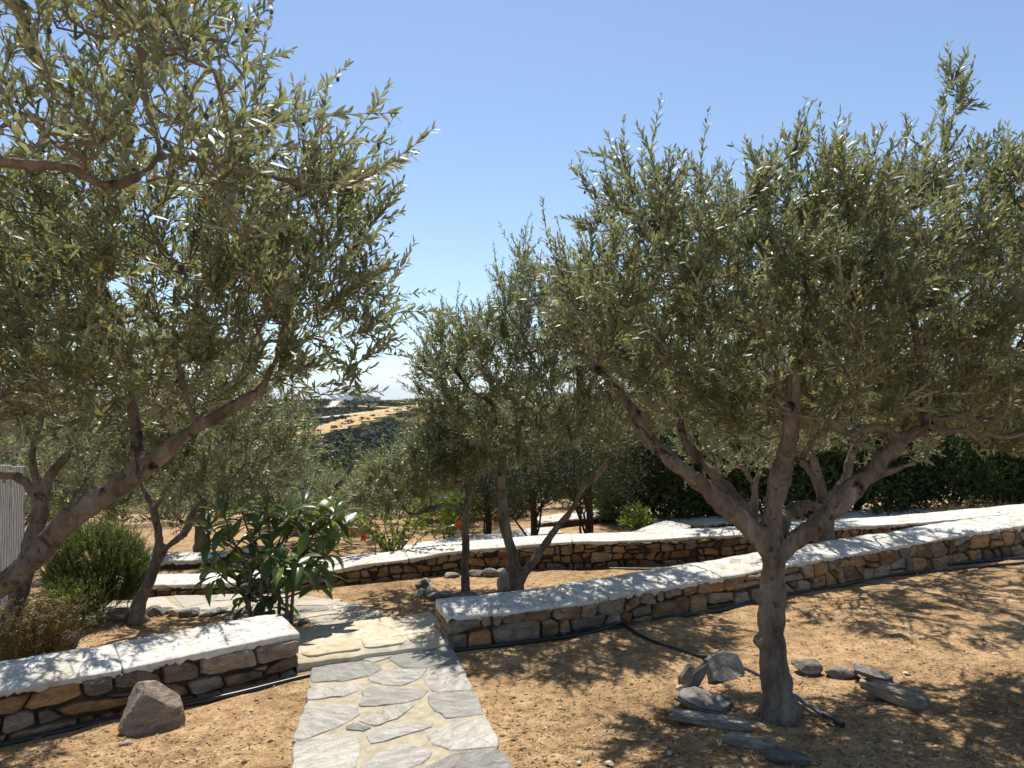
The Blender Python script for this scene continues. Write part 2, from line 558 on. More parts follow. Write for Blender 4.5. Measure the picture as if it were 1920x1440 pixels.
def strip(name, pix, width, m):
    pts = [Gfar(*p) for p in pix]
    pts = resample([tuple(p) for p in pts], 6.0)
    V, Fc = [], []
    for i, p in enumerate(pts):
        w = width[0] + (width[1] - width[0]) * i / (len(pts) - 1)
        t = pts[min(i + 1, len(pts) - 1)] - pts[max(i - 1, 0)]
        nrm = np.array([-t[1], t[0]]) / (np.hypot(t[0], t[1]) + 1e-9)
        for s in (-1, -.33, .33, 1):
            w2 = w * (1 + 0.3 * math.sin(i * 1.7 + s * 3))
            x, y = p[0] + nrm[0] * s * w2 / 2, p[1] + nrm[1] * s * w2 / 2
            V.append((x, y, gz(x, y) + 0.35))
    for i in range(len(pts) - 1):
        for k in range(3):
            Fc.append((i * 4 + k, i * 4 + k + 1, i * 4 + 5 + k, i * 4 + 4 + k))
    tag(obj(name, mesh(name, V, Fc, m, True)), kind='structure')
strip('dirt_track', [(540, 820), (600, 806), (660, 789), (700, 778), (770, 764), (840, 756)], (17, 20), M['track'])
strip('dirt_track', [(590, 785), (630, 781), (690, 774), (720, 770)], (5, 5), M['track_white'])
strip('dirt_track', [(668, 762), (720, 764), (790, 765), (850, 762)], (10, 10), M['track'])
strip('dirt_track', [(617, 765), (626, 759), (636, 752)], (5, 7), M['track_white'])
strip('dirt_track', [(560, 768), (600, 765), (650, 762)], (6, 6), M['track'])

def blob_mass(name, spots, m, seed, fac=20):
    """many low bushes as one uncountable mass of small leaf clumps"""
    rng = np.random.RandomState(seed)
    V, T = [], []
    spots = np.asarray(spots)
    for (x, y, z, r) in spots:
        k = fac
        th = rng.uniform(0, 2 * math.pi, k); ph = np.arccos(rng.uniform(-0.15, 1, k))
        n = np.stack([np.sin(ph) * np.cos(th), np.sin(ph) * np.sin(th), np.cos(ph)], 1)
        c = np.array([x, y, z]) + n * r * np.array([1, 1, .75]) * rng.uniform(.65, 1.05, (k, 1))
        s = r * rng.uniform(.3, .55, (k, 1))
        a = np.cross(n, rng.normal(size=(k, 3))); a /= np.linalg.norm(a, axis=1)[:, None]
        b = np.cross(n, a)
        quad = np.stack([c + a * s, c + b * s * .8 + n * s * .3, c - a * s, c - b * s * .8 - n * s * .2], 1)
        V.append(quad.reshape(-1, 3))
        T.append(np.repeat(np.clip(rng.uniform(0, 1, k) * .7 + rng.uniform(0, .3), 0, 1), 4))
    V = np.concatenate(V); T = np.concatenate(T)
    Fq = np.arange(len(V)).reshape(-1, 4)
    return tag(obj(name, mesh(name, V, Fq, m, False, T)), kind='stuff')

def hill_scrub():
    rng = np.random.RandomState(11)
    n = 56000
    y = rng.uniform(110, 700, n)
    u = np.where(rng.uniform(size=n) < .45, rng.uniform(-.36, -.06, n), rng.uniform(-.85, .9, n))
    x = u * y
    tracks = []
    for o in COL.objects:
        if o.name.startswith('dirt_track'):
            tracks.append(np.array([v.co[:2] for v in o.data.vertices]))
    tr = np.concatenate(tracks)
    dens = fbm(np.stack([x / 45, y / 45, 0 * x], 1), 21, 3)
    dark = (y < 400)
    keep = (dens > np.where(dark, -.30, -.08)) & (rng.uniform(size=n) < np.where(dark, .8, .6))
    x, y = x[keep], y[keep]
    ok = np.ones(len(x), bool)
    for i in range(0, len(tr), 2):
        ok &= (np.abs(x - tr[i, 0]) > 4.5) | (np.abs(y - tr[i, 1]) > 5.0)
    x, y = x[ok], y[ok]
    z = ground(x, y)
    r = rng.gamma(3.0, .34, len(x)).clip(.4, 2.6) * (1 + .6 * (rng.uniform(size=len(x)) > .93))
    blob_mass('hill_scrub', np.stack([x, y, z, r], 1), M['scrub'], 12, 12)['label'] = 'dark low scrub covering the far hillside'
hill_scrub()

# ------------------------------------------------------------------ masonry helpers
def clip_half(poly, p, n):
    """keep the side of the line through p where (q-p).n <= 0"""
    out = []
    for i in range(len(poly)):
        a, b = poly[i], poly[(i + 1) % len(poly)]
        da, db = (a - p) @ n, (b - p) @ n
        if da <= 0: out.append(a)
        if da * db < 0: out.append(a + (b - a) * da / (da - db))
    return out

def voronoi(pts, box, gap):
    cells = []
    pts = np.asarray(pts, float)
    for i, p in enumerate(pts):
        poly = [np.array(q, float) for q in box]
        d = np.linalg.norm(pts - p, axis=1)
        for j in np.argsort(d)[1:22]:
            n = (pts[j] - p) / d[j]
            poly = clip_half(poly, p + n * (d[j] / 2 - gap * random.uniform(.25, .75)), n)
            if len(poly) < 3: break
        cells.append(poly if len(poly) >= 3 else None)
    return cells

def roughen(poly, step, amp, rng, cut=(.05, .14)):
    """cut the corners of a polygon a little and make its edges uneven"""
    poly = [np.asarray(p, float) for p in poly]
    out = []
    n = len(poly)
    for i in range(n):
        a, b, c = poly[i - 1], poly[i], poly[(i + 1) % n]
        k = rng.uniform(*cut)
        out.append(b + (a - b) * min(k, .4)); out.append(b + (c - b) * min(k, .4))
    res = []
    for i in range(len(out)):
        a, b = out[i], out[(i + 1) % len(out)]
        L = np.linalg.norm(b - a)
        if L < step * .25: continue
        m = max(1, int(round(L / step)))
        for t in range(m):
            p = a + (b - a) * t / m
            res.append(p + (rng.normal(size=2) * amp if t else rng.normal(size=2) * amp * .6))
    return np.array(res)

class Line:
    """plan line with arc length; n points to the camera side of the wall"""
    def __init__(s, pts):
        s.p = resample(pts, 0.04)
        s.s = np.r_[0, np.cumsum(np.linalg.norm(np.diff(s.p, axis=0), axis=1))]
        s.L = s.s[-1]
        t = np.gradient(s.p, axis=0); t /= np.linalg.norm(t, axis=1)[:, None]
        s.t = t
        s.n = np.stack([t[:, 1], -t[:, 0]], 1)
    def at(s, q):
        q = np.asarray(q, float)
        f = lambda A: np.stack([np.interp(q, s.s, A[:, k]) for k in (0, 1)], -1)
        return f(s.p), f(s.n)

def sweep(line, prof_fn, s0, s1, step, m, name, parent, end_round=0.05, off=(0, 0, 0)):
    """sweep a closed cross-section (across, up) along the line; prof_fn(s)-> (k,2)"""
    S_ = np.linspace(s0, s1, max(3, int((s1 - s0) / step)))
    ext = [S_[0] - end_round * .0] + list(S_) + [S_[-1]]
    rings = []
    for i, q in enumerate(ext):
        pr = np.array(prof_fn(min(max(q, s0), s1)))
        if i in (0, len(ext) - 1):
            c = pr.mean(0)
            pr = c + (pr - c) * 0.80
            q = q - end_round if i == 0 else q + end_round
        p, n = line.at(np.clip(q, 0, line.L))
        if q < 0: p = p + (line.p[0] - line.p[1]) / np.linalg.norm(line.p[0] - line.p[1]) * (-q)
        if q > line.L: p = p + (line.p[-1] - line.p[-2]) / np.linalg.norm(line.p[-1] - line.p[-2]) * (q - line.L)
        z0 = gz(p[0], p[1])
        rings.append(np.c_[p[0] + n[0] * pr[:, 0], p[1] + n[1] * pr[:, 0], z0 + pr[:, 1]])
    k = len(rings[0])
    V = np.concatenate(rings)
    Fc = []
    for i in range(len(rings) - 1):
        for j in range(k):
            j2 = (j + 1) % k
            Fc.append((i * k + j, (i + 1) * k + j, (i + 1) * k + j2, i * k + j2))
    Fc.append(tuple(range(k)))
    Fc.append(tuple((len(rings) - 1) * k + j for j in range(k))[::-1])
    me_ = mesh(name, V - np.array(off), Fc, m, True)
    me_.set_sharp_from_angle(angle=math.radians(34))
    return obj(name, me_, parent)

WALLS = []
def pick_stone(rng, pal):
    return M[pal[rng.randint(len(pal))]]

def wall(name, label, pts, hfun, thick, row, colw, pal, seed, cap_t=0.10, stones=True, group=None, cap_mat='plaster', over=0.004, ends=True, slope=.045):
    """a rubble wall: mortar core, field stones on its face (and ends), white coping"""
    rng = np.random.RandomState(seed)
    random.seed(seed)
    ln = Line(pts)
    mid, _ = ln.at(ln.L / 2)
    org = (float(mid[0]), float(mid[1]), gz(mid[0], mid[1]))
    t = thing(name, label, 'wall', org, group)
    off = np.array(org)
    # core
    sweep(ln, lambda s: [(-.03, -.12), (-.03, hfun(s) - cap_t * .6), (-thick + .03, hfun(s) - cap_t * .6), (-thick + .03, -.12)], 0.03, ln.L - 0.03, .12, M['mortar'], 'core', t, 0.0, off)
    # coping
    def prof(s):
        h = hfun(s)
        q1 = vnoise([[s * 2.2, seed, 0]])[0]; q2 = vnoise([[s * 7, seed, 3]])[0]; q3 = vnoise([[s * 19, seed, 6]])[0]; q4 = vnoise([[s * 3.1, seed, 9]])[0]
        q5 = vnoise([[s * 43, seed, 12]])[0]
        h = h + .009 * q1 + .003 * q2
        lo = h - cap_t * (1 + .14 * q2 + .10 * q3 + .12 * q5 + .10 * vnoise([[s * 90, seed, 15]])[0])
        f = over + .008 * q4 + .004 * q3 + .003 * q5
        bk = -thick - over + .006 * q1
        tq = np.array([.05, .16, .32, .5, .68, .84, .95])
        tz = vnoise(np.c_[np.full(7, s * 8), tq * thick * 8, np.full(7, seed)]) * .004 + vnoise(np.c_[np.full(7, s * 26), tq * thick * 26, np.full(7, seed)]) * .0012
        top = [(-thick * t_, h - slope * (1 - t_) ** 1.7 - .012 * max(0, t_ - .8) * 5 + dz) for t_, dz in zip(tq, tz)]
        he = h - slope
        return [(f - .05, lo + .012), (f - .016, lo), (f - .006, lo + .006), (f + .001, lo + (he - lo) * .5), (f + .001, he - .005), (f - .005, he)] + top + \
               [(bk + .008, h - .03), (bk, lo + .02), (bk + .04, lo)]
    WALLS.append((ln, hfun, thick, slope))
    cut = [0.0]
    while ln.L - cut[-1] > 2.2: cut.append(cut[-1] + rng.uniform(1.1, 1.9))
    cut.append(ln.L)
    for ci in range(len(cut) - 1):
        sweep(ln, prof, cut[ci] + (.007 if ci else 0), cut[ci + 1] - (.007 if ci < len(cut) - 2 else 0), .016, M[cap_mat], 'coping', t, 0.005, off)
    if not stones: return t, ln
    # stones on the face
    def face(frame, s0, s1, hmax, hf):
        cells = []
        zb = [-.04]
        while zb[-1] < hmax: zb.append(zb[-1] + row * rng.uniform(.75, 1.35))
        wav = lambda s, k: 0 if k == 0 else row * .30 * vnoise([[s * 2.3, k * 3.7, seed]])[0] + row * .14 * vnoise([[s * 7, k * 3.7, seed]])[0]
        g2 = .0055
        for k in range(len(zb) - 1):
            s = s0
            sl0 = 0.0
            while s < s1 - .03:
                w = colw * rng.choice([.5, .75, 1.0, 1.25, 1.6, 2.0], p=[.16, .2, .24, .2, .13, .07])
                if s1 - s - w < colw * .45: w = s1 - s
                sl1 = rng.normal() * row * .28 if s + w < s1 else 0.0
                jt = lambda: rng.normal() * row * .07
                A_ = np.array([s + sl0 * -.5 + g2, zb[k] + wav(s, k) + g2 + jt()]); B_ = np.array([s + w - sl1 * .5 - g2, zb[k] + wav(s + w, k) + g2 + jt()])
                C_ = np.array([s + w + sl1 * .5 - g2, zb[k + 1] + wav(s + w, k + 1) - g2 + jt()]); D_ = np.array([s + sl0 * .5 + g2, zb[k + 1] + wav(s, k + 1) - g2 + jt()])
                u = rng.uniform()
                if u < .22 and w > colw * .7:                           # two thin stones one above the other
                    f1, f2 = rng.uniform(.32, .68, 2)
                    p_, q_ = A_ + (D_ - A_) * f1, B_ + (C_ - B_) * f2
                    e_ = np.array([0, g2])
                    cells += [[A_, B_, q_ - e_, p_ - e_], [p_ + e_, q_ + e_, C_, D_]]
                elif u < .38:                                           # a corner stone cut out
                    m1 = B_ + (C_ - B_) * rng.uniform(.45, .6); m2 = D_ + (C_ - D_) * rng.uniform(.55, .75)
                    dd = (m2 - m1) / (np.linalg.norm(m2 - m1) + 1e-9); nn_ = np.array([dd[1], -dd[0]]) * g2
                    if nn_ @ (C_ - m1) < 0: nn_ = -nn_
                    cells += [[A_, B_, m1 - nn_, m2 - nn_, D_], [m1 + nn_, C_, m2 + nn_]]
                elif u < .60:                                           # a peaked stone
                    m2 = (D_ + C_) / 2 + np.array([rng.normal() * w * .12, row * rng.uniform(.0, .12)])
                    cells.append([A_, B_, C_ - np.array([0, row * rng.uniform(0, .2)]), m2, D_ - np.array([0, row * rng.uniform(0, .2)])])
                else:
                    cells.append([A_, B_, C_, D_])
                s += w; sl0 = sl1
        zs = 1.0
        for c in cells:
            if c is None: continue
            c = np.array([(p[0], p[1] / zs) for p in c])
            top = hf(float(c[:, 0].mean())) - cap_t * .82
            c = clip_half(list(c), np.array([0, top]), np.array([0, 1.0]))
            if len(c) < 3: continue
            c = roughen(c, .06, .0038, rng, (.06, .18))
            if len(c) < 5: continue
            ctr = c.mean(0)
            ext = c.max(0) - c.min(0)
            if ext.min() < .018: continue
            bul = rng.uniform(.006, .030)
            tilt = rng.normal(size=2) * .05
            def lift(q, d):
                d = d + (q - ctr) @ tilt
                return np.array([frame(a[0], a[1], dd) for a, dd in zip(q, d)])
            k = len(c)
            in1 = ctr + (c - ctr) * .93
            in2 = ctr + (c - ctr) * .55
            V = np.concatenate([lift(c, np.full(k, -.06)), lift(c, np.full(k, -.004) + rng.normal(size=k) * .002),
                                lift(in1, np.full(k, bul * .75) + rng.normal(size=k) * .0025), lift(in2, np.full(k, bul) + rng.normal(size=k) * .005), lift(ctr[None], np.array([bul * 1.05]))])
            Fc = []
            for r_ in range(3):
                for j in range(k):
                    j2 = (j + 1) % k
                    Fc.append((r_ * k + j, r_ * k + j2, (r_ + 1) * k + j2, (r_ + 1) * k + j))
            for j in range(k): Fc.append((3 * k + j, 3 * k + (j + 1) % k, 4 * k))
            o3 = V[-1]
            sm = mesh('stone', V - o3, Fc, pick_stone(rng, pal), False)
            obj('stone', sm, t, o3 - off)
    def front(s, z, d):
        p, n = ln.at(s)
        return (p[0] + n[0] * d, p[1] + n[1] * d, gz(p[0], p[1]) + z)
    hm = max(hfun(s) for s in np.linspace(0, ln.L, 30))
    face(front, 0.0, ln.L, hm, hfun)
    if ends:
        for e, sg in ((0.0, -1), (ln.L, 1)):
            p, n = ln.at(e)
            tt = (ln.p[-1] - ln.p[-2] if sg > 0 else ln.p[1] - ln.p[0]); tt = tt / np.linalg.norm(tt)
            def endf(s, z, d, p=p, n=n, tt=tt, sg=sg):
                return (p[0] - n[0] * (s + .04) + tt[0] * sg * d, p[1] - n[1] * (s + .04) + tt[1] * sg * d, gz(p[0], p[1]) + z)
            face(endf, 0.0, thick - .08, hfun(e), lambda s, e=e: hfun(e))
    return t, ln

def lin(*pts):
    a = np.array(pts, float)
    return lambda s: float(np.interp(s, a[:, 0], a[:, 1]))

PAL1 = ['st_brown', 'st_grey', 'st_brown', 'st_orange', 'st_grey']
PAL2 = ['st_brown', 'st_orange', 'st_grey', 'st_brown', 'st_orange', 'st_brown']
PALL = ['st_grey', 'st_brown', 'st_grey', 'st_orange', 'st_brown']

wall('stone_wall', 'low stone wall with white coping behind the boulder, left of the path',
     [(-4.9, 2.55), (-3.7, 3.40), (-2.8, 4.02), (-2.0, 4.58), (-1.42, 5.02)], lin((0, .37), (5, .30)), .44, .088, .21, PALL, 3, .098)
wall('stone_wall', 'long low stone wall with white coping running right behind the olive tree ringed by slate',
     [(-.46, 5.40), (.15, 5.60), (.84, 5.86), (1.5, 6.18), (2.27, 6.58), (3.4, 7.12), (5.0, 7.85), (7.4, 8.75), (9.6, 9.35)],
     lin((0, .275), (1.5, .285), (4, .31), (8, .38)), .42, .135, .19, PAL1, 5, .088)
wall('stone_wall', 'rubble wall with white coping behind the twin-trunked olive in the middle',
     [(-4.7, 7.62), (-3.65, 7.6), (-2.7, 7.58), (-2.0, 7.70), (-1.5, 7.92), (-.59, 8.18), (.4, 8.28), (1.3, 8.25), (2.3, 8.32), (3.6, 8.5), (5.2, 8.75), (7.6, 9.5), (9.6, 10.0)],
     lin((0, .14), (2, .15), (3.0, .20), (4.3, .27), (5.5, .30), (13, .33)), .46, .088, .12, PAL2, 8, .062, slope=.02)
wall('garden_kerb', 'white coping wall running diagonally back from the middle rubble wall',
     [(1.45, 8.75), (1.85, 9.3), (2.45, 10.25)], lin((0, .20), (3, .14)), .40, .1, .2, PAL2, 12, .09, stones=False)
wall('garden_kerb', 'far white coping wall in front of the dark hedge at right',
     [(2.1, 10.75), (3.5, 10.8), (5.5, 10.75), (9.0, 10.9)], lin((0, .12), (9, .15)), .42, .1, .2, PAL2, 13, .09, stones=False)
wall('garden_kerb', 'short white kerb right beside the hibiscus bush',
     [(-2.35, 8.62), (-1.75, 8.66), (-1.15, 8.95)], lin((0, .10), (3, .13)), .30, .1, .2, PAL2, 14, .07, stones=False)
wall('garden_kerb', 'dappled white kerb winding back behind the thin olive trunk',
     [(-1.25, 9.25), (-.7, 9.7), (.1, 10.1), (.7, 10.35)], lin((0, .12), (3, .14)), .30, .1, .2, PAL2, 15, .07, stones=False)
wall('garden_kerb', 'white kerb under the dark junipers',
     [(.45, 11.3), (1.1, 11.6), (1.9, 12.2)], lin((0, .16), (3, .16)), .35, .1, .2, PAL2, 16, .07, stones=False)
wall('garden_kerb', 'low white kerb seen behind the curved olive trunk at left',
     [(-4.9, 9.2), (-4.0, 9.15), (-3.2, 9.35)], lin((0, .16), (3, .16)), .30, .1, .2, PAL2, 17, .10, stones=False)

# ------------------------------------------------------------------ paths
def flag(poly, parent, off, thick, rng, m, z0=0.0, amp=.006, step=.07):
    """one flat paving stone with a broken edge; poly in plan"""
    c = roughen(poly, step, amp, rng)
    if len(c) < 4: return
    ctr = c.mean(0)
    k = len(c)
    L = lambda q, h: np.array([(a[0], a[1], GA * a[0] - GB * a[1] + z0 + hh) for a, hh in zip(q, np.broadcast_to(h, (len(q),)))])
    r1 = ctr + (c - ctr) * .955
    r2 = ctr + (c - ctr) * .55
    V = np.concatenate([L(c, -.03), L(c, thick - .006 + rng.normal(size=k) * .002), L(r1, thick + .002 + rng.normal(size=k) * .0012), L(r2, thick + .003 + rng.normal(size=k) * .002), L(ctr[None], thick + .003)])
    Fc = []
    for r_ in range(3):
        for j in range(k):
            j2 = (j + 1) % k
            Fc.append((r_ * k + j, r_ * k + j2, (r_ + 1) * k + j2, (r_ + 1) * k + j))
    for j in range(k): Fc.append((3 * k + j, 3 * k + (j + 1) % k, 4 * k))
    area = 0.5 * sum(c[i - 1][0] * c[i][1] - c[i][0] * c[i - 1][1] for i in range(k))
    if area < 0: Fc = [f[::-1] for f in Fc]
    o3 = V[-1]
    ang = rng.uniform(0, math.pi)
    rot = Matrix.Rotation(ang, 4, 'Z')
    V2 = (V - o3) @ np.array(rot.to_3x3())                       # turn the grain with the stone
    o = obj('flagstone', mesh('flagstone', V2, Fc, m, False), parent, o3 - off)
    o.rotation_euler = (0, 0, ang)

def bed(name, outline, parent_off, h, m, rng):
    c = roughen(outline, .06, .008, rng)
    k = len(c)
    cz = lambda a, hh: (a[0], a[1], GA * a[0] - GB * a[1] + hh)
    V = [cz(a, -.08) for a in c] + [cz(a, h) for a in c]
    Fc = [(j, (j + 1) % k, k + (j + 1) % k, k + j) for j in range(k)] + [tuple(range(k, 2 * k))]
    area = 0.5 * sum(c[i - 1][0] * c[i][1] - c[i][0] * c[i - 1][1] for i in range(k))
    if area < 0: Fc = [f[::-1] for f in Fc]
    o = obj(name, mesh(name, np.array(V) - np.array(parent_off), Fc, m, False), None, parent_off)
    return tag(o, kind='structure')

def z4(x, y):
    g = G(560 + x / 4.8, 1200 + y / 4.8)
    return (g.x, g.y)

rng = np.random.RandomState(4)
PB = [z4(125, 283), z4(420, 225), z4(830, 130), z4(1200, 42), z4(1345, 38), z4(1385, 130), z4(1490, 330), z4(1548, 450), z4(1620, 590), z4(1690, 760), z4(1775, 1000), z4(1900, 1150)]
PB += [(.16, 2.2), (.3, .9), (.35, -1.2), (-.62, -1.2), (-.72, 1.0), (-.86, 2.4)]
PB += [z4(-32, 1160), z4(-25, 940), z4(50, 700), z4(95, 500)]
po = (-.4, 3.6, gz(-.4, 3.6))
path = bed('path', PB, po, .022, M['path_mortar'], rng)
TR = [[(135, 285), (420, 235), (700, 255), (725, 295), (640, 350), (420, 400), (135, 410)],
      [(540, 205), (830, 138), (830, 185), (680, 230), (600, 215)],
      [(845, 132), (1200, 48), (1335, 44), (1376, 130), (1425, 235), (1280, 250), (1130, 280), (960, 280), (840, 210)],
      [(640, 390), (730, 320), (920, 305), (1150, 295), (1060, 390), (930, 445), (740, 430)],
      [(1170, 330), (1450, 255), (1490, 335), (1538, 425), (1540, 490), (1220, 500), (1150, 400)],
      [(100, 480), (400, 440), (570, 440), (560, 475), (400, 545), (105, 575)],
      [(590, 500), (650, 460), (900, 480), (1150, 490), (1060, 570), (800, 620), (570, 630)],
      [(1175, 540), (1330, 515), (1550, 502), (1610, 585), (1645, 700), (1490, 720), (1330, 745), (1200, 630)],
      [(72, 640), (350, 620), (510, 640), (520, 720), (330, 830), (-18, 940), (15, 770)],
      [(550, 780), (700, 700), (880, 630), (1035, 625), (900, 740), (720, 810)],
      [(420, 830), (480, 790), (640, 830), (600, 860), (440, 850)],
      [(620, 890), (720, 830), (900, 800), (1190, 790), (1200, 820), (900, 910), (680, 975)],
      [(1170, 910), (1320, 830), (1440, 770), (1685, 768), (1755, 900), (1768, 1000), (1390, 1035), (1210, 970)],
      [(-20, 980), (280, 910), (480, 885), (530, 1000), (500, 1200), (-28, 1200)],
      [(560, 1200), (740, 1060), (870, 985), (980, 990), (1180, 1050), (1090, 1160), (900, 1230)],
      [(1150, 1200), (1440, 1070), (1780, 1030), (1885, 1145), (1950, 1330), (1300, 1380)],
      [(-30, 1260), (300, 1240), (560, 1300), (500, 1500), (-40, 1560)],
      [(640, 1290), (1000, 1280), (1180, 1400), (900, 1560), (600, 1480)],
      [(1280, 1450), (1900, 1400), (2020, 1640), (1400, 1720), (1180, 1600)]]
pch = path
for tr in TR:
    tq_ = np.array([z4(*p) for p in tr]); tq_ = tq_.mean(0) + (tq_ - tq_.mean(0)) * 1.11
    flag(tq_, path, np.array(po), .027, rng, M['flag'])
sd = [(rng.uniform(-.8, .3), y) for y in np.arange(-1.1, 2.35, .22) for _ in (0, 1)]
sd = [(-.62 + .85 * ((i % 2) * .55 + rng.uniform(.05, .4)), y + rng.uniform(-.06, .06)) for i, (x, y) in enumerate(sd)]
for c in voronoi(sd, [(-.66, -1.15), (.27, -1.15), (.12, 2.32), (-.84, 2.32)], .05):
    if c: flag(c, path, np.array(po), .030, rng, M['flag'])

# second path beyond the threshold
def gp(px, py):
    g = G(px, py); return (g.x, g.y)
PB2 = [gp(748, 1166), gp(700, 1146), gp(640, 1131), gp(590, 1122), gp(540, 1119), gp(470, 1117), gp(400, 1118), gp(330, 1119), gp(250, 1128), gp(150, 1140), gp(-60, 1160), gp(-80, 1190),
       gp(120, 1168), gp(230, 1156), gp(310, 1150), gp(400, 1147), gp(480, 1150), gp(545, 1158), gp(585, 1172), gp(605, 1192)]
po2 = (-1.8, 6.6, gz(-1.8, 6.6))
path2 = bed('path', PB2, po2, .020, M['path_mortar'], rng)
pts = []
PA = np.array(PB2)
while len(pts) < 110:
    c = np.array([rng.uniform(PA[:, 0].min(), PA[:, 0].max()), rng.uniform(PA[:, 1].min(), PA[:, 1].max())])
    if in_poly(c[None], PB2)[0] and edge_dist(c[None], PB2)[0] > .07 and all(np.linalg.norm((c - p) * (1, 1.25)) > .215 for p in pts): pts.append(c)
    elif rng.uniform() < .002: break
random.seed(5)
cl = voronoi(pts, [(PA[:, 0].min(), PA[:, 1].min()), (PA[:, 0].max(), PA[:, 1].min()), (PA[:, 0].max(), PA[:, 1].max()), (PA[:, 0].min(), PA[:, 1].max())], .035)
for c, s in zip(cl, pts):
    if not c: continue
    c = np.array(c)
    for _ in range(12):                                              # pull corners that lie outside back over the bed
        out = ~in_poly(c, PB2) | (edge_dist(c, PB2) < .015)
        c[out] = s + (c[out] - s) * .86
    flag(c, path2, np.array(po2), .024, rng, M['flag_pale'])

# threshold step between the two walls
def threshold():
    a, b = np.array([-1.43, 5.06]), np.array([-.45, 5.45])
    d = (b - a) / np.linalg.norm(b - a); n = np.array([d[1], -d[0]])
    o = (float(a[0]), float(a[1]), gz(*a))
    t = thing('threshold_step', 'cream plastered step bridging the gap between the two front walls', 'step', o)
    rng = np.random.RandomState(2)
    L = np.linalg.norm(b - a)
    ln = Line([a - d * .02, (a + b) / 2, b + d * .05])
    def prof(s):
        h = .070 + .03 * (1 - s / L) * .5 + .006 * vnoise([[s * 8, 1, 1]])[0]
        q = .012 * vnoise([[s * 9, 2, 1]])[0]
        return [(.03 + q, -.1), (.04 + q, h * .5), (.035 + q, h - .02), (.01 + q, h - .004), (-.2, h), (-.72, h), (-.78, h - .03), (-.78, -.1)]
    sweep(ln, prof, 0, ln.L, .03, M['cream'], 'plaster_body', t, 0.0, o)
    z0 = .125
    for poly in ([(.03, -.02), (.42, -.03), (.40, -.36), (.20, -.70), (.02, -.70)], [(.45, -.03), (.74, -.02), (.80, -.68), (.24, -.72), (.43, -.36)], [(.77, -.02), (1.03, -.01), (1.02, -.68), (.83, -.68)]):
        pl = [a + d * p[0] - n * (-p[1]) for p in poly]
        c = roughen(pl, .06, .005, rng); ctr = c.mean(0); k = len(c)
        zz = lambda q: GA * q[:, 0] - GB * q[:, 1]
        hb = np.array([.070 + .03 * (1 - np.clip((q - a) @ d / L, 0, 1)) * .5 for q in c])
        r1 = ctr + (c - ctr) * .95
        V = np.concatenate([np.c_[c, zz(c) + hb - .02], np.c_[c, zz(c) + hb + .008], np.c_[r1, zz(r1) + hb + .013]])
        Fc = [(r * k + j, r * k + (j + 1) % k, (r + 1) * k + (j + 1) % k, (r + 1) * k + j) for r in (0, 1) for j in range(k)] + [tuple(2 * k + j for j in range(k))]
        ar = sum(c[i - 1][0] * c[i][1] - c[i][0] * c[i - 1][1] for i in range(k))
        if ar < 0: Fc = [f[::-1] for f in Fc]
        obj('slab', mesh('slab', V - np.array(o), Fc, M['cream'], False), t)
threshold()

# ------------------------------------------------------------------ loose rocks
def rock_mesh(size, seed, m, flat=0.0, sub=3, facet=0.35):
    bm = bmesh.new()
    bmesh.ops.create_icosphere(bm, subdivisions=sub, radius=0.5)
    v = np.array([x.co[:] for x in bm.verts])
    rng = np.random.RandomState(seed)
    for _ in range(9):                                                # planar breaks
        n = rng.normal(size=3); n /= np.linalg.norm(n)
        d = rng.uniform(.26, .42)
        k = v @ n
        v = v - np.outer(np.maximum(k - d, 0), n) * .92
    v = v * (1 + .10 * fbm(v * 4, seed, 3))[:, None]
    v = v * np.array(size) / (v.max(0) - v.min(0))
    v = v + .012 * min(size) * vnoise(v / max(size) * 30, seed)[:, None]
    for x, c in zip(bm.verts, v): x.co = c
    me = bpy.data.meshes.new('rock')
    bm.to_mesh(me); bm.free()
    me.materials.append(m)
    return me

def slab_mesh(L, W, T, seed, m):
    """a split slate slab: layered edges, pointed ends"""
    rng = np.random.RandomState(seed)
    k = 9
    a = np.sort(np.linspace(0, 2 * math.pi, k, endpoint=False) + rng.uniform(-.26, .26, k))
    r = rng.uniform(.72, 1.15, k)
    base = np.c_[np.sign(np.cos(a)) * np.abs(np.cos(a)) ** .7 * r * L / 2, np.sign(np.sin(a)) * np.abs(np.sin(a)) ** .6 * r * W / 2]
    V, Fc = [], []
    lay = [(0, .93), (.30, 1.03), (.34, .95), (.62, 1.0), (.66, .90), (.95, .93), (1.0, .86)]
    for (h, s) in lay:
        j = 1 + rng.normal(size=(k, 1)) * .012
        V.append(np.c_[base * s * j, np.full(k, (h - .5) * T) + base[:, 0] * .06 * h + rng.normal(size=k) * T * .06])
    n = len(lay)
    for i in range(n - 1):
        for q in range(k):
            Fc.append((i * k + q, i * k + (q + 1) % k, (i + 1) * k + (q + 1) % k, (i + 1) * k + q))
    V.append(np.array([[0, 0, T * .5]])); V.append(np.array([[0, 0, -T * .5]]))
    for q in range(k):
        Fc.append(((n - 1) * k + q, (n - 1) * k + (q + 1) % k, n * k))
        Fc.append(((q + 1) % k, q, n * k + 1))
    return mesh('slab', np.concatenate(V), Fc, m, False)

def place(name, me, px, py, up, rot, label, cat, group=None):
    g = G(px, py)
    o = obj(name, me, None, (g.x, g.y, g.z + up))
    o.rotation_euler = rot
    return tag(o, label, cat, group)

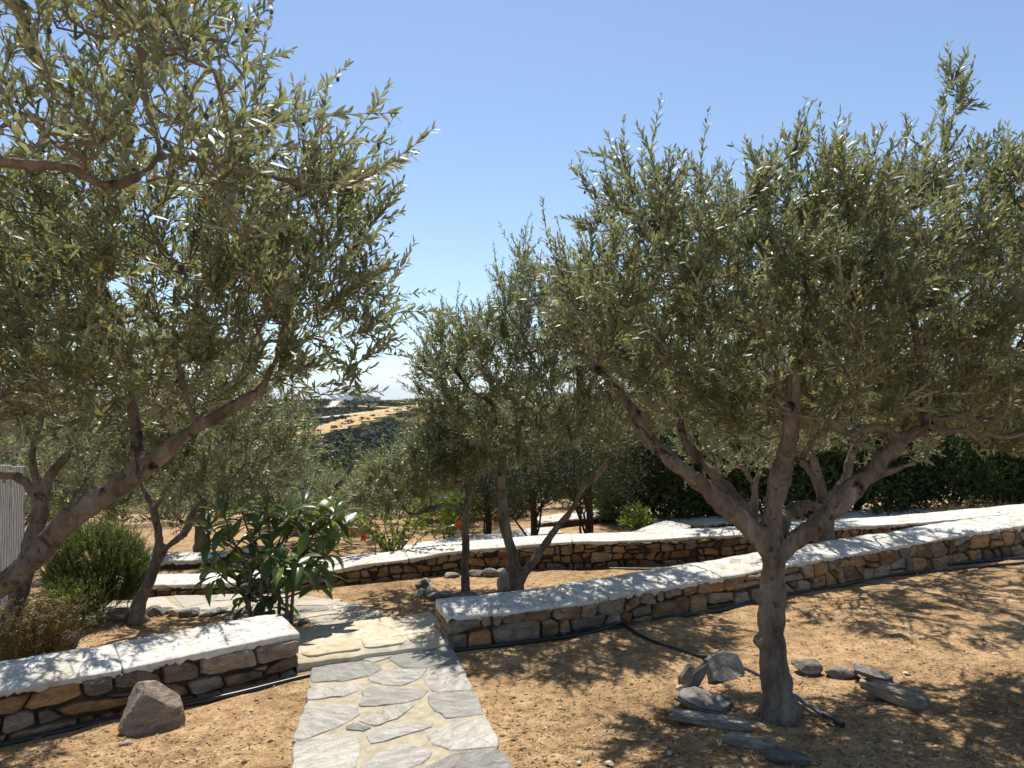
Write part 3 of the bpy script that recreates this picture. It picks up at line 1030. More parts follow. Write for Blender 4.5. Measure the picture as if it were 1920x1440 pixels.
def boulder():
    g = G(278, 1368)
    bm = bmesh.new(); bmesh.ops.create_icosphere(bm, subdivisions=4, radius=.5)
    v = np.array([x.co[:] for x in bm.verts])
    for n, d in (((-.80, -.30, .52), .27), ((.62, -.25, .74), .24), ((.15, -.93, .33), .26), ((-.45, -.80, .40), .30), ((.75, -.60, .28), .31), ((.0, .3, .95), .40), ((-.95, .1, .1), .36), ((.9, .3, .1), .38), ((.2, .9, .3), .30), ((.35, -.55, .75), .29)):
        n = np.array(n) / np.linalg.norm(n)
        v = v - np.outer(np.maximum(v @ n - d, 0), n) * .95
    v = v * (1 + .07 * fbm(v * 5, 3, 4) + .02 * vnoise(v * 22, 5))[:, None]
    v = v * np.array((.34, .25, .33)) / (v.max(0) - v.min(0))
    for x, c in zip(bm.verts, v): x.co = c
    me = bpy.data.meshes.new('boulder'); bm.to_mesh(me); bm.free(); me.materials.append(M['st_grey'])
    o = obj('boulder', me, None, (g.x + .0, g.y + .04, g.z + .10))
    o.rotation_euler = (0, 0, .25)
    tag(o, 'pointed grey boulder leaning against the left front wall', 'boulder')
    place('pebble', rock_mesh((.07, .05, .03), 32, M['rock_pale']), 238, 1396, .008, (0, 0, .4), 'white stone chip at the foot of the boulder', 'stone')
boulder()

GR = 'slate stones ringing the right olive tree'
R_ = math.radians
ring = [
    (slab_mesh(0.312, 0.240, 0.056, 41, M['slate']), 1357, 1272, .065, (R_(58), 0, R_(28)), 'broad dark slab propped upright at the back left of the right olive ring'),
    (slab_mesh(0.240, 0.084, 0.028, 42, M['slate']), 1306, 1300, .08, (R_(90), R_(-58), R_(20)), 'narrow pale slate spike standing at the left of the olive ring'),
    (slab_mesh(0.192, 0.108, 0.031, 43, M['slate']), 1290, 1290, .06, (R_(70), R_(-30), R_(35)), 'small dark slate wedge behind the narrow upright spike'),
    (rock_mesh((.07, .06, .05), 44, M['rock_pale']), 1276, 1294, .015, (0, 0, .3), 'small tan rock outside the left of the olive ring'),
    (slab_mesh(0.324, 0.180, 0.043, 45, M['slate']), 1320, 1326, .030, (R_(10), R_(9), R_(-26)), 'grey slate slab lying over the long slab, left of the olive trunk'),
    (slab_mesh(0.432, 0.156, 0.043, 46, M['slate']), 1334, 1356, .014, (R_(-8), R_(4), R_(-20)), 'long split slate slab at the front left of the olive ring'),
    (slab_mesh(0.312, 0.132, 0.037, 47, M['slate']), 1411, 1396, .010, (R_(-8), R_(5), R_(-24)), 'tapered slate slab at the front of the olive ring'),
    (slab_mesh(0.228, 0.108, 0.031, 48, M['slate']), 1480, 1424, .008, (R_(4), R_(3), R_(-14)), 'last dark slate slab at the bottom front of the olive ring'),
    (rock_mesh((.19, .15, .11), 49, M['slate']), 1512, 1258, .03, (0, 0, -.4), 'rounded grey rock just right of the olive trunk'),
    (rock_mesh((.20, .12, .07), 50, M['slate']), 1577, 1266, .015, (0, 0, -.1), 'low flat dark stone at the back right of the olive ring'),
    (slab_mesh(0.264, 0.120, 0.028, 51, M['slate']), 1634, 1274, .035, (R_(12), R_(12), R_(-25)), 'thin slate slab resting on end beside the thick brown block'),
    (slab_mesh(0.336, 0.192, 0.062, 52, M['st_grey']), 1682, 1310, .024, (R_(-6), R_(8), R_(-38)), 'thick brown slab closing the right side of the olive ring'),
    (rock_mesh((.07, .05, .04), 53, M['rock_pale']), 1618, 1284, .012, (0, 0, .8), 'small pinkish stone inside the right of the olive ring')]
for me, px, py, up, rot, lab in ring:
    place('slate_slab' if 'slab' in lab or 'spike' in lab or 'wedge' in lab else 'ring_rock', me, px, py, up, rot, lab, 'stone', GR)

GC = 'stones around the middle olive trunks'
for i, (px, py, sx, sz, m, lab) in enumerate([
    (792, 1104, .16, .12, 'slate', 'leftmost rounded stone of the middle olive ring'),
    (790, 1116, .15, .09, 'rock_pale', 'pale stone at the front left corner of the middle olive ring'),
    (808, 1118, .13, .12, 'flag', 'upright light grey stone at the front of the middle olive ring'),
    (828, 1121, .28, .07, 'slate', 'flat grey stone at the front of the middle olive ring'),
    (868, 1119, .30, .05, 'slate', 'low flat stone in front of the thin olive trunk'),
    (848, 1082, .22, .07, 'slate', 'dark stone behind left of the thin olive trunk'),
    (893, 1080, .20, .09, 'st_grey', 'brown stone just right of the thin olive trunk'),
    (918, 1082, .17, .12, 'slate', 'dark angular stone between the two middle trunks'),
    (938, 1080, .18, .10, 'flag', 'grey stone behind the twin-trunked olive'),
    (946, 1106, .24, .22, 'flag', 'large pale grey rock against the base of the twin-trunked olive'),
    (800, 1092, .10, .06, 'rock_pale', 'small pale stone at the back left of the middle olive ring')]):
    place('ring_rock', rock_mesh((sx, sx * .75, sz), 60 + i, M[m], sub=2), px, py, sz * .28, (0, 0, i * .9), lab, 'stone', GC)

GL = 'edging stones of the loquat bed'
for i, (px, py, sx, sz, m, lab) in enumerate([
    (290, 1156, .20, .13, 'slate', 'angular grey stone touching the curved olive trunk'),
    (312, 1153, .17, .10, 'slate', 'second edging stone right of the curved olive trunk'),
    (333, 1156, .20, .09, 'rock_pale', 'pale edging stone in the loquat bed border'),
    (358, 1155, .22, .10, 'slate', 'wide dark edging stone left of the loquat bush'),
    (398, 1152, .30, .05, 'slate', 'thin slate strip edging the bed left of the loquat leaves'),
    (440, 1154, .32, .05, 'slate', 'thin slate strip under the lowest loquat leaves'),
    (548, 1160, .26, .06, 'slate', 'slate strip right of the loquat stems'),
    (572, 1172, .20, .06, 'slate', 'dark flat stone at the tip of the loquat bed'),
    (588, 1184, .20, .07, 'st_orange', 'ochre stone piled at the end of the left front wall'),
    (602, 1182, .13, .05, 'rock_pale', 'pale stone on the pile by the end of the left front wall'),
    (225, 1162, .30, .12, 'slate', 'dark rock in the shade under the rosemary bush'),
    (120, 1222, .22, .20, 'slate', 'grey rock behind the left wall beside the dry yellow bush')]):
    place('edging_rock', rock_mesh((sx, sx * .55, sz), 80 + i, M[m], sub=2), px, py, sz * .3, (0, 0, i * .37 - .3), lab, 'stone', GL)

place('ring_rock', rock_mesh((.16, .11, .10), 97, M['rock_pale']), 1790, 1056, .03, (0, 0, .3), 'pale pointed stone beside the black pipe at the foot of the right wall', 'stone')

GPb = 'small pale stones scattered in the sandy soil'
peb = [(986, 1301), (1255, 1412), (1145, 1432), (1086, 1430), (1651, 1167), (1762, 1183), (1727, 1215), (1868, 1226), (1738, 1130), (1793, 1141), (1859, 1262), (1847, 1390), (1700, 1263), (1845, 1206),
       (1620, 1140), (1004, 1318), (470, 1346), (430, 1408)]
for i, (px, py) in enumerate(peb):
    s = [.018, .026, .034, .022, .042][i % 5]
    place('pebble', rock_mesh((s * 1.4, s, s * .5), 120 + i % 7, M['rock_pale'], sub=2), px, py, s * .06, (0, 0, i * 1.3), 'small pale stone lying in the sandy soil', 'stone', GPb)

# ------------------------------------------------------------------ irrigation pipes
def pipe(name, label, pix, r, m='pipe', up=None, group='irrigation pipes', wob=.006, seed=0):
    pts = []
    for p in pix:
        g = G(p[0], p[1])
        pts.append((g.x, g.y - .035, g.z + (p[2] if len(p) > 2 else r * .9)))
    pts = resample(pts, .05)
    pts[:, 1] += wob * vnoise(np.c_[pts[:, 0] * 4, np.full(len(pts), seed), np.zeros(len(pts))])
    o3 = pts[len(pts) // 2]
    V, Fc = tube(pts - o3, r, 8)
    o = obj(name, mesh(name, V, Fc, M[m], True), None, o3)
    return tag(o, label, 'pipe', group)

pipe('irrigation_pipe', 'black pipe along the foot of the left front wall and under the step',
     [(-120, 1428), (0, 1399), (120, 1370), (230, 1345), (345, 1322), (470, 1295), (583, 1267), (700, 1239), (760, 1226), (840, 1214), (960, 1199), (1060, 1188), (1160, 1176)], .015, seed=1)
pipe('irrigation_pipe', 'upper black pipe hugging the right front wall behind the olive trunk',
     [(840, 1222), (1000, 1202), (1100, 1188), (1160, 1172, .03), (1200, 1161, .03), (1300, 1142, .02), (1400, 1124), (1480, 1108), (1560, 1094), (1640, 1076), (1750, 1062), (1850, 1052), (1960, 1044)], .015, seed=2)
pipe('irrigation_pipe', 'lower black pipe drifting away from the foot of the right wall',
     [(1160, 1176), (1220, 1162), (1320, 1150), (1400, 1132), (1480, 1114), (1560, 1100), (1660, 1080), (1780, 1068), (1960, 1052)], .013, seed=3)
pipe('irrigation_pipe', 'branch pipe running from the wall to the right olive ring',
     [(1168, 1173, .02), (1200, 1192), (1240, 1208), (1290, 1224), (1345, 1240), (1390, 1252), (1440, 1278), (1476, 1302)], .013, seed=4)
jt = pipe('pipe_end', 'grey pipe end with black cap beside the right olive trunk', [(1474, 1302, .03), (1510, 1325, .025), (1560, 1356, .02)], .013, 'pipe_grey', seed=5, wob=0)
g0, g1 = G(1545, 1348), G(1580, 1368)
V, Fc = tube(np.array([(g0.x, g0.y, g0.z + .022), (g1.x, g1.y, g1.z + .02)]) - np.array(jt.location), .017, 10)
obj('cap', mesh('cap', V, Fc, M['pipe'], False), jt)
pipe('irrigation_pipe', 'thin dark pipe at the foot of the middle rubble wall', [(1010, 1070), (1100, 1066), (1250, 1067), (1380, 1068)], .010, seed=6)
pipe('irrigation_pipe', 'thin curved pipe on the dry soil behind the middle wall', [(1275, 1000, .02), (1300, 985, .02), (1340, 979, .02), (1390, 979, .02)], .010, seed=7)
pipe('irrigation_pipe', 'loose pipe end rising against the right wall at the picture edge', [(1790, 1054), (1850, 1048), (1890, 1038, .06), (1915, 1020, .16), (1935, 1008, .25)], .009, seed=8)

# ------------------------------------------------------------------ plank panel at the left edge
def panel():
    d = 6.4
    x1 = P(46, 1000, d).x
    o = (x1 - .4, d, gz(x1 - .4, d))
    t = thing('plank_panel', 'weathered pale grey upright boards behind the leaning trunks at the left edge', 'panel', o)
    for i in range(16):
        w = .125
        x = .4 - w * (i + .5)
        bm = bmesh.new()
        bmesh.ops.create_cube(bm, size=1)
        bmesh.ops.scale(bm, vec=(w - .008, .025, 1.45 + .02 * (i % 3)), verts=bm.verts)
        bmesh.ops.bevel(bm, geom=bm.edges[:], offset=.004, segments=1, affect='EDGES')
        me = bpy.data.meshes.new('board'); bm.to_mesh(me); bm.free(); me.materials.append(M['board'])
        obj('board', me, t, (x, .006 * (i % 2), .70))
    for z in (.25, 1.15):
        bm = bmesh.new(); bmesh.ops.create_cube(bm, size=1)
        bmesh.ops.scale(bm, vec=(2.0, .04, .07), verts=bm.verts)
        me = bpy.data.meshes.new('rail'); bm.to_mesh(me); bm.free(); me.materials.append(M['board'])
        obj('rail', me, t, (-.6, .036, z))
panel()

# ------------------------------------------------------------------ leaves
LEAF8 = np.array([(0, 0, 0), (.28, .10, .02), (.28, 0, 0), (.28, -.10, .02), (.68, .088, .0), (.68, 0, -.022), (.68, -.088, .0), (1, 0, -.06)])
LF8 = [(0, 2, 1), (0, 3, 2), (1, 2, 5), (1, 5, 4), (2, 3, 6), (2, 6, 5), (4, 5, 7), (5, 6, 7)]
LEAF5 = np.array([(0, 0, 0), (.45, .105, .02), (.45, 0, 0), (.45, -.105, .02), (1, 0, -.03)])
LF5 = [(0, 2, 1), (0, 3, 2), (1, 2, 4), (2, 3, 4)]

LEAF6 = np.array([(0, 0, 0), (.30, .095, .012), (.30, -.095, .012), (.70, .082, -.012), (.70, -.082, -.012), (1, 0, -.06)])
LF6 = [(0, 2, 1), (1, 2, 4), (1, 4, 3), (3, 4, 5)]

def leaf_arrays(base, ax, side, nor, length, tint, tmpl, faces, wfac=1.0):
    n = len(base)
    k = len(tmpl)
    L = length[:, None, None]
    T = tmpl[None]
    V = base[:, None] + L * (T[:, :, 0:1] * ax[:, None] + T[:, :, 1:2] * wfac * side[:, None] + T[:, :, 2:3] * nor[:, None])
    Fa = (np.array(faces)[None] + (np.arange(n) * k)[:, None, None]).reshape(-1, 3)
    return V.reshape(-1, 3), Fa, np.repeat(tint, k)

def unit(a):
    return a / (np.linalg.norm(a, axis=-1, keepdims=True) + 1e-12)

def shoots_to_leaves(p0, d0, Ls, rng, leaf_len, gap, splay=0.85, sag=.25, first=.10):
    """p0,d0 (n,3), Ls (n): curved shoots with opposite pairs of leaves. returns leaf frames and shoot polylines"""
    n = len(p0)
    bend = rng.normal(size=(n, 3)) * .35 + np.array([0, 0, .25]) - np.array([0, 0, 1.0]) * sag * rng.uniform(0, 1.6, (n, 1))
    def pos(i, t): return p0[i] + (d0[i] * t[:, None] + bend[i] * (t ** 2)[:, None] * .45) * Ls[i][:, None]
    def tan(i, t): return unit(d0[i] + bend[i] * t[:, None] * .9)
    cnt = np.maximum(2, (Ls * (1 - first) / gap).astype(int))
    I = np.repeat(np.arange(n), cnt)
    J = np.concatenate([np.arange(c) for c in cnt])
    t = first + (J + rng.uniform(0, .5, len(J))) / cnt[I] * (1 - first)
    B, A, SD, NO, LL, T = [], [], [], [], [], []
    roll = rng.uniform(0, 2 * math.pi, n)
    tone = rng.uniform(0, 1, n)
    for sgn in (1, -1):
        keep = rng.uniform(size=len(I)) < .93
        i, tt, j = I[keep], t[keep], J[keep]
        ax = tan(i, tt)
        ref = np.where(np.abs(ax[:, 2:3]) < .9, np.array([[0, 0, 1.]]), np.array([[1., 0, 0]]))
        u = unit(np.cross(ax, ref)); w = np.cross(ax, u)
        an = roll[i] + j * (math.pi / 2) + (0 if sgn > 0 else math.pi) + rng.normal(size=len(i)) * .35
        rad = u * np.cos(an)[:, None] + w * np.sin(an)[:, None]
        sp = splay + rng.normal(size=len(i)) * .25
        la = unit(ax * np.cos(sp)[:, None] + rad * np.sin(sp)[:, None] + rng.normal(size=(len(i), 3)) * .12)
        nr = ax * np.sin(sp)[:, None] - rad * np.cos(sp)[:, None] + np.array([0, 0, .45]) + rng.normal(size=(len(i), 3)) * .35
        sd = unit(np.cross(nr, la)); nr = np.cross(la, sd)
        taper = .55 + .45 * np.sin(np.clip(tt * 1.15, 0, 1) * math.pi * .78 + .35)
        LL.append(leaf_len * taper * rng.uniform(.75, 1.2, len(i)))
        B.append(pos(i, tt)); A.append(la); SD.append(sd); NO.append(nr)
        T.append(np.clip(tone[i] * .55 + rng.uniform(0, .40, len(i)) + (rng.uniform(size=len(i)) > .988) * .6, 0, 1))
    q = [pos(np.arange(n), np.full(n, x)) for x in (0, .35, .7, 1.0)]
    return np.concatenate(B), np.concatenate(A), np.concatenate(SD), np.concatenate(NO), np.concatenate(LL), np.concatenate(T), np.stack(q, 1)

def thin_tubes(poly, r0, r1):
    """(n,m,3) polylines -> joined three-sided tubes"""
    n, m, _ = poly.shape
    tg = np.gradient(poly, axis=1)
    tg = unit(tg)
    ref = np.where(np.abs(tg[..., 2:3]) < .9, np.array([0, 0, 1.]), np.array([1., 0, 0]))
    u = unit(np.cross(tg, ref)); w = np.cross(tg, u)
    r = np.linspace(r0, r1, m)[None, :, None]
    V = np.stack([poly + r * (u * math.cos(a) + w * math.sin(a)) for a in (0, 2.094, 4.189)], 2)     # n,m,3,3
    V = V.reshape(-1, 3)
    b = (np.arange(n) * m * 3)[:, None, None]
    i = (np.arange(m - 1) * 3)[None, :, None]
    k = np.arange(3)[None, None]
    k2 = (k + 1) % 3
    Fq = np.stack([b + i + k, b + i + k2, b + i + 3 + k2, b + i + 3 + k], -1).reshape(-1, 4)
    return V, Fq

CAMP = np.array([0, 0, CAMZ])
LEAF_MESHES = {}
def leaf_mesh(key, tmpl, faces, m, tints):
    if key not in LEAF_MESHES:
        LEAF_MESHES[key] = [mesh('leaf', tmpl, np.array(faces), m, False, np.full(len(tmpl), t)) for t in tints]
    return LEAF_MESHES[key]

def in_frame(p, m=30):
    s, c = math.sin(PITCH), math.cos(PITCH)
    fw = p[:, 1] * c + (p[:, 2] - CAMZ) * s
    up = -p[:, 1] * s + (p[:, 2] - CAMZ) * c
    px = 960 + F * p[:, 0] / fw
    py = 720 - F * up / fw
    return (fw > .2) & (px > -m) & (px < 1920 + m) & (py > -m) & (py < 1440 + m)

def put_leaves(root, off, fr, tmpl, faces, m, key, n_single, rng, name='crown', wfac=1.0):
    B, A, SD, NO, LL, T = fr
    single = np.zeros(len(B), bool)
    if n_single:
        d = np.linalg.norm(B - CAMP, axis=1) / LL
        d[~in_frame(B)] = 1e9
        single[np.argsort(d)[:n_single]] = True
        tints = [.1, .3, .45, .6, .75, .9, 1.0]
        ms = leaf_mesh(key, tmpl * np.array([1, wfac, 1]), faces, m, tints)
        for i in np.nonzero(single)[0]:
            k = int(np.argmin(np.abs(np.array(tints) - T[i])))
            o = bpy.data.objects.new('leaf', ms[k])
            COL.objects.link(o)
            o.parent = root
            l = LL[i]
            p = B[i] - off
            o.matrix_basis = Matrix(((A[i][0] * l, SD[i][0] * l, NO[i][0] * l, p[0]), (A[i][1] * l, SD[i][1] * l, NO[i][1] * l, p[1]), (A[i][2] * l, SD[i][2] * l, NO[i][2] * l, p[2]), (0, 0, 0, 1)))
    k = ~single
    V, Fa, tt = leaf_arrays(B[k] - off, A[k], SD[k], NO[k], LL[k], T[k], tmpl, faces, wfac)
    return tag(obj(name, mesh(name, V, Fa, m, False, tt), root), kind='stuff')

def wood_mesh(limbs, off, vox, seed, amp=1.0):
    """limbs: list of resampled (n,4) x,y,z,r -> one fused bark surface"""
    mb = MB()
    for l in limbs:
        V, Fc = tube(l[:, :3], l[:, 3], 12)
        mb.add(V, Fc)
    me = mb.mesh('tmp', M['bark'], True)
    o = obj('tmp', me)
    md = o.modifiers.new('r', 'REMESH'); md.mode = 'VOXEL'; md.voxel_size = vox; md.use_smooth_shade = True
    dg = bpy.context.evaluated_depsgraph_get()
    me2 = bpy.data.meshes.new_from_object(o.evaluated_get(dg))
    bpy.data.objects.remove(o); bpy.data.meshes.remove(me)
    n = len(me2.vertices)
    co = np.zeros(n * 3, np.float32); me2.vertices.foreach_get('co', co); co = co.reshape(-1, 3).astype(float)
    no = np.zeros(n * 3, np.float32); me2.vertices.foreach_get('normal', no); no = no.reshape(-1, 3)
    st = co * np.array([1, 1, .4])
    knob = np.maximum(0, vnoise(co * 9, seed + 5) - .45) * .045
    pit = -np.maximum(0, vnoise(co * 13, seed + 9) - .6) * .05
    dsp = .012 * vnoise(st * 13, seed) + .007 * vnoise(st * 34, seed + 1) + .004 * vnoise(st * 80, seed + 2) + knob * 1.5 + pit
    # thin limbs move less
    co = co + no * (dsp * amp)[:, None]
    me2.vertices.foreach_set('co', (co - off).astype(np.float32).ravel())
    me2.materials.clear(); me2.materials.append(M['bark'])
    me2.polygons.foreach_set('use_smooth', np.ones(len(me2.polygons), bool))
    me2.update()
    me2.name = 'trunk'
    return me2

def olive(name, label, limbs_px, crown_px, d0, thick, n_att, n_shoot, seed, leaf_len=.058, hi=False, n_single=300, vox=.011, shoot=(.13, .30),
          up=.68, outw=.5, world_limbs=(), gap=.0165, fruits=0, extra_tips=(), clump=.0, spacing=1.0, amp=1.0, sag=.25, splay=.66):
    rng = np.random.RandomState(seed)
    limbs = []
    for l in limbs_px:
        pts = []
        for (px, py, d, r) in l:
            p = P(px, py, d); pts.append((p.x, p.y, p.z, r))
        limbs.append(pts)
    limbs += [list(l) for l in world_limbs]
    base = np.array(limbs[0][0][:3])
    base[2] = gz(base[0], base[1])
    limbs[0] = [(base[0], base[1], base[2] - .08, limbs[0][0][3] * 1.25)] + [tuple(x) for x in limbs[0]]
    r0 = limbs[0][1][3]
    for k in range(5):
        a = k * 1.257 + rng.uniform(-.35, .35); rl = rng.uniform(1.25, 1.75) * r0
        limbs.append([(base[0] + math.cos(a) * r0 * .2, base[1] + math.sin(a) * r0 * .2, base[2] + r0 * 1.6, r0 * .34), (base[0] + math.cos(a) * r0 * .85, base[1] + math.sin(a) * r0 * .85, base[2] + r0 * .35, r0 * .32),
                      (base[0] + math.cos(a) * rl, base[1] + math.sin(a) * rl, base[2] - .05, r0 * .20)])
    nroot = 5
    limbs = [resample(l, .035) for l in limbs]
    for l in limbs:                                                   # gnarl
        l[:, :3] += .012 * np.stack([vnoise(l[:, :3] * 5, seed + k) for k in range(3)], 1)
        l[:, 3] *= 1 + .10 * vnoise(l[:, :3] * 9, seed + 7)
    root = thing(name, label, 'tree', tuple(base), 'olive trees of the garden')
    off = base
    obj('trunk', wood_mesh(limbs, off, vox, seed, amp), root)
    # crown outline in the plane of the tree
    cp = [(P(px, py, d0).x, P(px, py, d0).z) for px, py in crown_px]
    A = np.array(cp)
    lo, hi_ = A.min(0), A.max(0)
    cand = []
    while len(cand) < n_att * 14:
        q = rng.uniform(lo, hi_, (2000, 2))
        q = q[in_poly(q, cp)]
        e = edge_dist(q, cp)
        w = .45 * thick
        tt = thick * np.sqrt(np.clip(1 - (1 - np.minimum(1, (e + .06) / w)) ** 2, 0, 1))
        yy = d0 + rng.uniform(-1, 1, len(q)) * tt
        c3 = np.c_[q[:, 0], yy, q[:, 1]]
        if clump:
            c3 = c3[vnoise(c3 * 2.6, seed + 3) > -1 + clump * rng.uniform(.6, 1, len(c3)) * 1.0]
        cand.extend(c3)
    cand = np.array(cand[:n_att * 14])
    vol = np.prod(hi_ - lo) * thick * 1.1
    rmin = .62 * (vol / n_att) ** (1 / 3) * spacing
    att = []
    for c in cand:
        if len(att) >= n_att: break
        if not att or np.min(np.sum((np.array(att) - c) ** 2, 1)) > rmin ** 2: att.append(c)
    att = np.array(att + [np.array(P(*e)) for e in extra_tips])
    # connect to the limbs
    NP, PD, OWN = [], [], []
    for li, l in enumerate(limbs[:-nroot]):
        st = 0 if li else len(l) // 2
        s = np.r_[0, np.cumsum(np.linalg.norm(np.diff(l[:, :3], axis=0), axis=1))]
        for i in range(int(len(l) * (.35 if li else .8)), len(l)):
            NP.append(l[i, :3]); PD.append(0.0)
    NP = np.array(NP); par = np.full(len(NP), -1); load = np.zeros(len(NP)); pdist = np.zeros(len(NP))
    nlimb = len(NP)
    dmin = np.array([np.min(np.linalg.norm(NP - a, axis=1)) for a in att])
    chains = []
    for ai in np.argsort(dmin):
        a = att[ai]
        dd = np.linalg.norm(NP - a, axis=1)
        up_pen = np.maximum(0, NP[:, 2] - a[2]) * .6
        cost = dd + .35 * pdist + up_pen
        j = int(np.argmin(cost))
        m = max(2, int(dd[j] / .06) + 1)
        t = np.linspace(0, 1, m + 1)[1:]
        p = NP[j]
        lift = np.array([0, 0, .18]) * dd[j]
        mid = p * .5 + a * .5 + rng.normal(size=3) * .12 * dd[j] - lift * .6
        seg = ((1 - t) ** 2)[:, None] * p + (2 * t * (1 - t))[:, None] * mid + (t ** 2)[:, None] * a
        seg[:-1] += rng.normal(size=(m - 1, 3)) * .008
        k0 = len(NP)
        NP = np.vstack([NP, seg])
        par = np.r_[par, [j] + list(range(k0, k0 + m - 1))]
        pdist = np.r_[pdist, pdist[j] + dd[j] * np.linspace(1 / m, 1, m)]
        load = np.r_[load, np.zeros(m)]
        q = k0 + m - 1
        chains.append((j, list(range(k0, k0 + m))))
        while q >= 0:
            load[q] += 1; q = par[q]
    mb = MB()
    for j, ch in chains:
        ids = [j] + ch
        r = .0023 * np.maximum(load[ids], 1) ** .54
        r[0] = min(r[0], r[1] * 1.15)
        V, Fc = tube(NP[ids] - off, r, 5, False)
        mb.add(V, Fc)
    tag(obj('branch_wood', mb.mesh('branch_wood', M['twig'], True), root), kind='stuff')
    # leafy shoots
    thin = np.nonzero((np.arange(len(NP)) >= nlimb) & (load < 5))[0]
    tips = np.array([ch[-1] for _, ch in chains])
    wts = np.where(load[thin] <= 1, 1.0, .45)
    pick = rng.choice(thin, n_shoot, p=wts / wts.sum())
    pick[:min(len(tips), n_shoot)] = tips[:n_shoot]
    if extra_tips: 
        pass
    ctr = np.array([A[:, 0].mean(), d0, A[:, 1].mean() - .25 * (hi_[1] - lo[1])])
    p0 = NP[pick]
    o_ = unit(p0 - ctr)
    bd = unit(NP[pick] - NP[np.maximum(par[pick], 0)])
    dr = unit(bd * .5 + o_ * outw + np.array([0, 0, up]) + rng.normal(size=(len(pick), 3)) * .55)
    Ls = rng.uniform(shoot[0], shoot[1], len(pick))
    wisp = rng.uniform(size=len(pick)) > .93
    Ls *= np.where(wisp, 1.9, 1)
    dr = np.where(wisp[:, None], unit(dr + np.array([0, 0, .5])), dr)
    fr = shoots_to_leaves(p0, dr, Ls, rng, leaf_len, gap, splay, sag)
    sp = fr[6]
    V, Fq = thin_tubes(sp - off, .0022, .0010)
    tag(obj('twig_wood', mesh('twig_wood', V, Fq, M['twig'], False), root), kind='stuff')
    tm, tf = (LEAF8, LF8) if hi else (LEAF6, LF6)
    put_leaves(root, off, fr[:6], tm, tf, M['olive_leaf'], 'olive8' if hi else 'olive6', n_single, rng, 'crown', 1.22)
    if fruits:
        k = rng.choice(len(fr[0]), fruits, replace=False)
        bm = bmesh.new(); bmesh.ops.create_icosphere(bm, subdivisions=1, radius=1.0)
        sv = np.array([v.co[:] for v in bm.verts]) * np.array([.0075, .0075, .0105]); sf = np.array([[v.index for v in f.verts] for f in bm.faces]); bm.free()
        V = ((fr[0][k] - off + fr[1][k] * .012 - np.array([0, 0, .018]))[:, None] + sv[None]).reshape(-1, 3)
        Fa = (sf[None] + (np.arange(fruits) * len(sv))[:, None, None]).reshape(-1, 3)
        tag(obj('fruit', mesh('fruit', V, Fa, M['olive_fruit'], True), root), kind='stuff')
    return root, len(fr[0])

NL = 0
# right olive, about 4 m away
D = 4.0
r_ = olive('olive_tree', 'large olive tree ringed by slate slabs at right, trunk splitting into three limbs',
  [[(1457, 1335, D, .090), (1453, 1300, D, .074), (1449, 1200, D, .069), (1448, 1100, D, .067), (1449, 1035, D, .071)],
   [(1446, 1055, D, 0.0600), (1402, 985, 3.97, 0.0528), (1358, 948, 3.95, 0.0496), (1290, 890, 3.92, 0.0448), (1215, 825, 3.9, 0.0384), (1180, 760, 3.88, 0.0304), (1140, 712, 3.86, 0.0240), (1112, 685, 3.85, 0.0192)],
   [(1405, 990, 4.0, 0.0360), (1382, 935, 4.08, 0.0336), (1330, 880, 4.15, 0.0288), (1285, 830, 4.2, 0.0264), (1270, 770, 4.22, 0.0240), (1268, 722, 4.24, 0.0208)],
   [(1450, 1050, D, 0.0576), (1450, 960, 3.98, 0.0512), (1468, 875, 3.96, 0.0480), (1482, 810, 3.94, 0.0432), (1486, 750, 3.92, 0.0368), (1490, 705, 3.9, 0.0336), (1462, 668, 3.9, 0.0288), (1412, 640, 3.92, 0.0224)],
   [(1458, 1045, D, 0.0560), (1500, 1002, 3.98, 0.0512), (1545, 972, 3.95, 0.0480), (1600, 918, 3.92, 0.0448), (1650, 862, 3.9, 0.0384), (1690, 825, 3.88, 0.0320), (1742, 797, 3.86, 0.0240)],
   [(1615, 905, 3.91, 0.0240), (1660, 886, 3.86, 0.0168), (1712, 866, 3.8, 0.0128)],
   [(1684, 828, 3.88, 0.0224), (1640, 800, 3.84, 0.0240), (1588, 812, 3.8, 0.0224), (1548, 788, 3.78, 0.0176)],
   [(1455, 1015, 4.04, 0.0360), (1474, 962, 4.14, 0.0352), (1510, 946, 4.25, 0.0344), (1543, 946, 4.32, 0.0304), (1528, 895, 4.38, 0.0256), (1505, 860, 4.45, 0.0192)],
   [(1738, 800, 3.87, 0.0208), (1726, 700, 3.9, 0.0192), (1715, 600, 3.93, 0.0168), (1692, 490, 3.96, 0.0136), (1680, 400, 3.98, 0.0096)],
   [(1488, 715, 3.9, 0.0240), (1520, 620, 3.95, 0.0160), (1500, 500, 4.0, 0.0112), (1480, 400, 4.02, 0.0080)],
   [(1262, 735, 4.24, 0.0176), (1300, 620, 4.1, 0.0128), (1280, 500, 4.05, 0.0096), (1210, 400, 4.0, 0.0064)]],
  [(1125, 420), (1160, 390), (1190, 355), (1240, 390), (1290, 410), (1340, 430), (1375, 365), (1430, 345), (1490, 350), (1530, 420), (1590, 400), (1630, 345), (1700, 345), (1760, 320), (1800, 390), (1880, 390), (1960, 360),
   (2050, 470), (2070, 650), (1990, 820), (1880, 850), (1760, 830), (1640, 780), (1560, 800), (1440, 780), (1330, 800), (1240, 770), (1160, 700), (1085, 675), (1045, 620), (1035, 560), (1085, 520), (1120, 480)],
  4.3, 1.15, 620, 5000, 101, fruits=420, clump=.35,
  extra_tips=[(1770, 230, 3.95), (1785, 160, 3.97), (1640, 290, 3.95), (1110, 370, 3.9), (1175, 320, 3.9), (1900, 320, 3.9), (1490, 300, 4.0), (1800, 210, 3.97)])
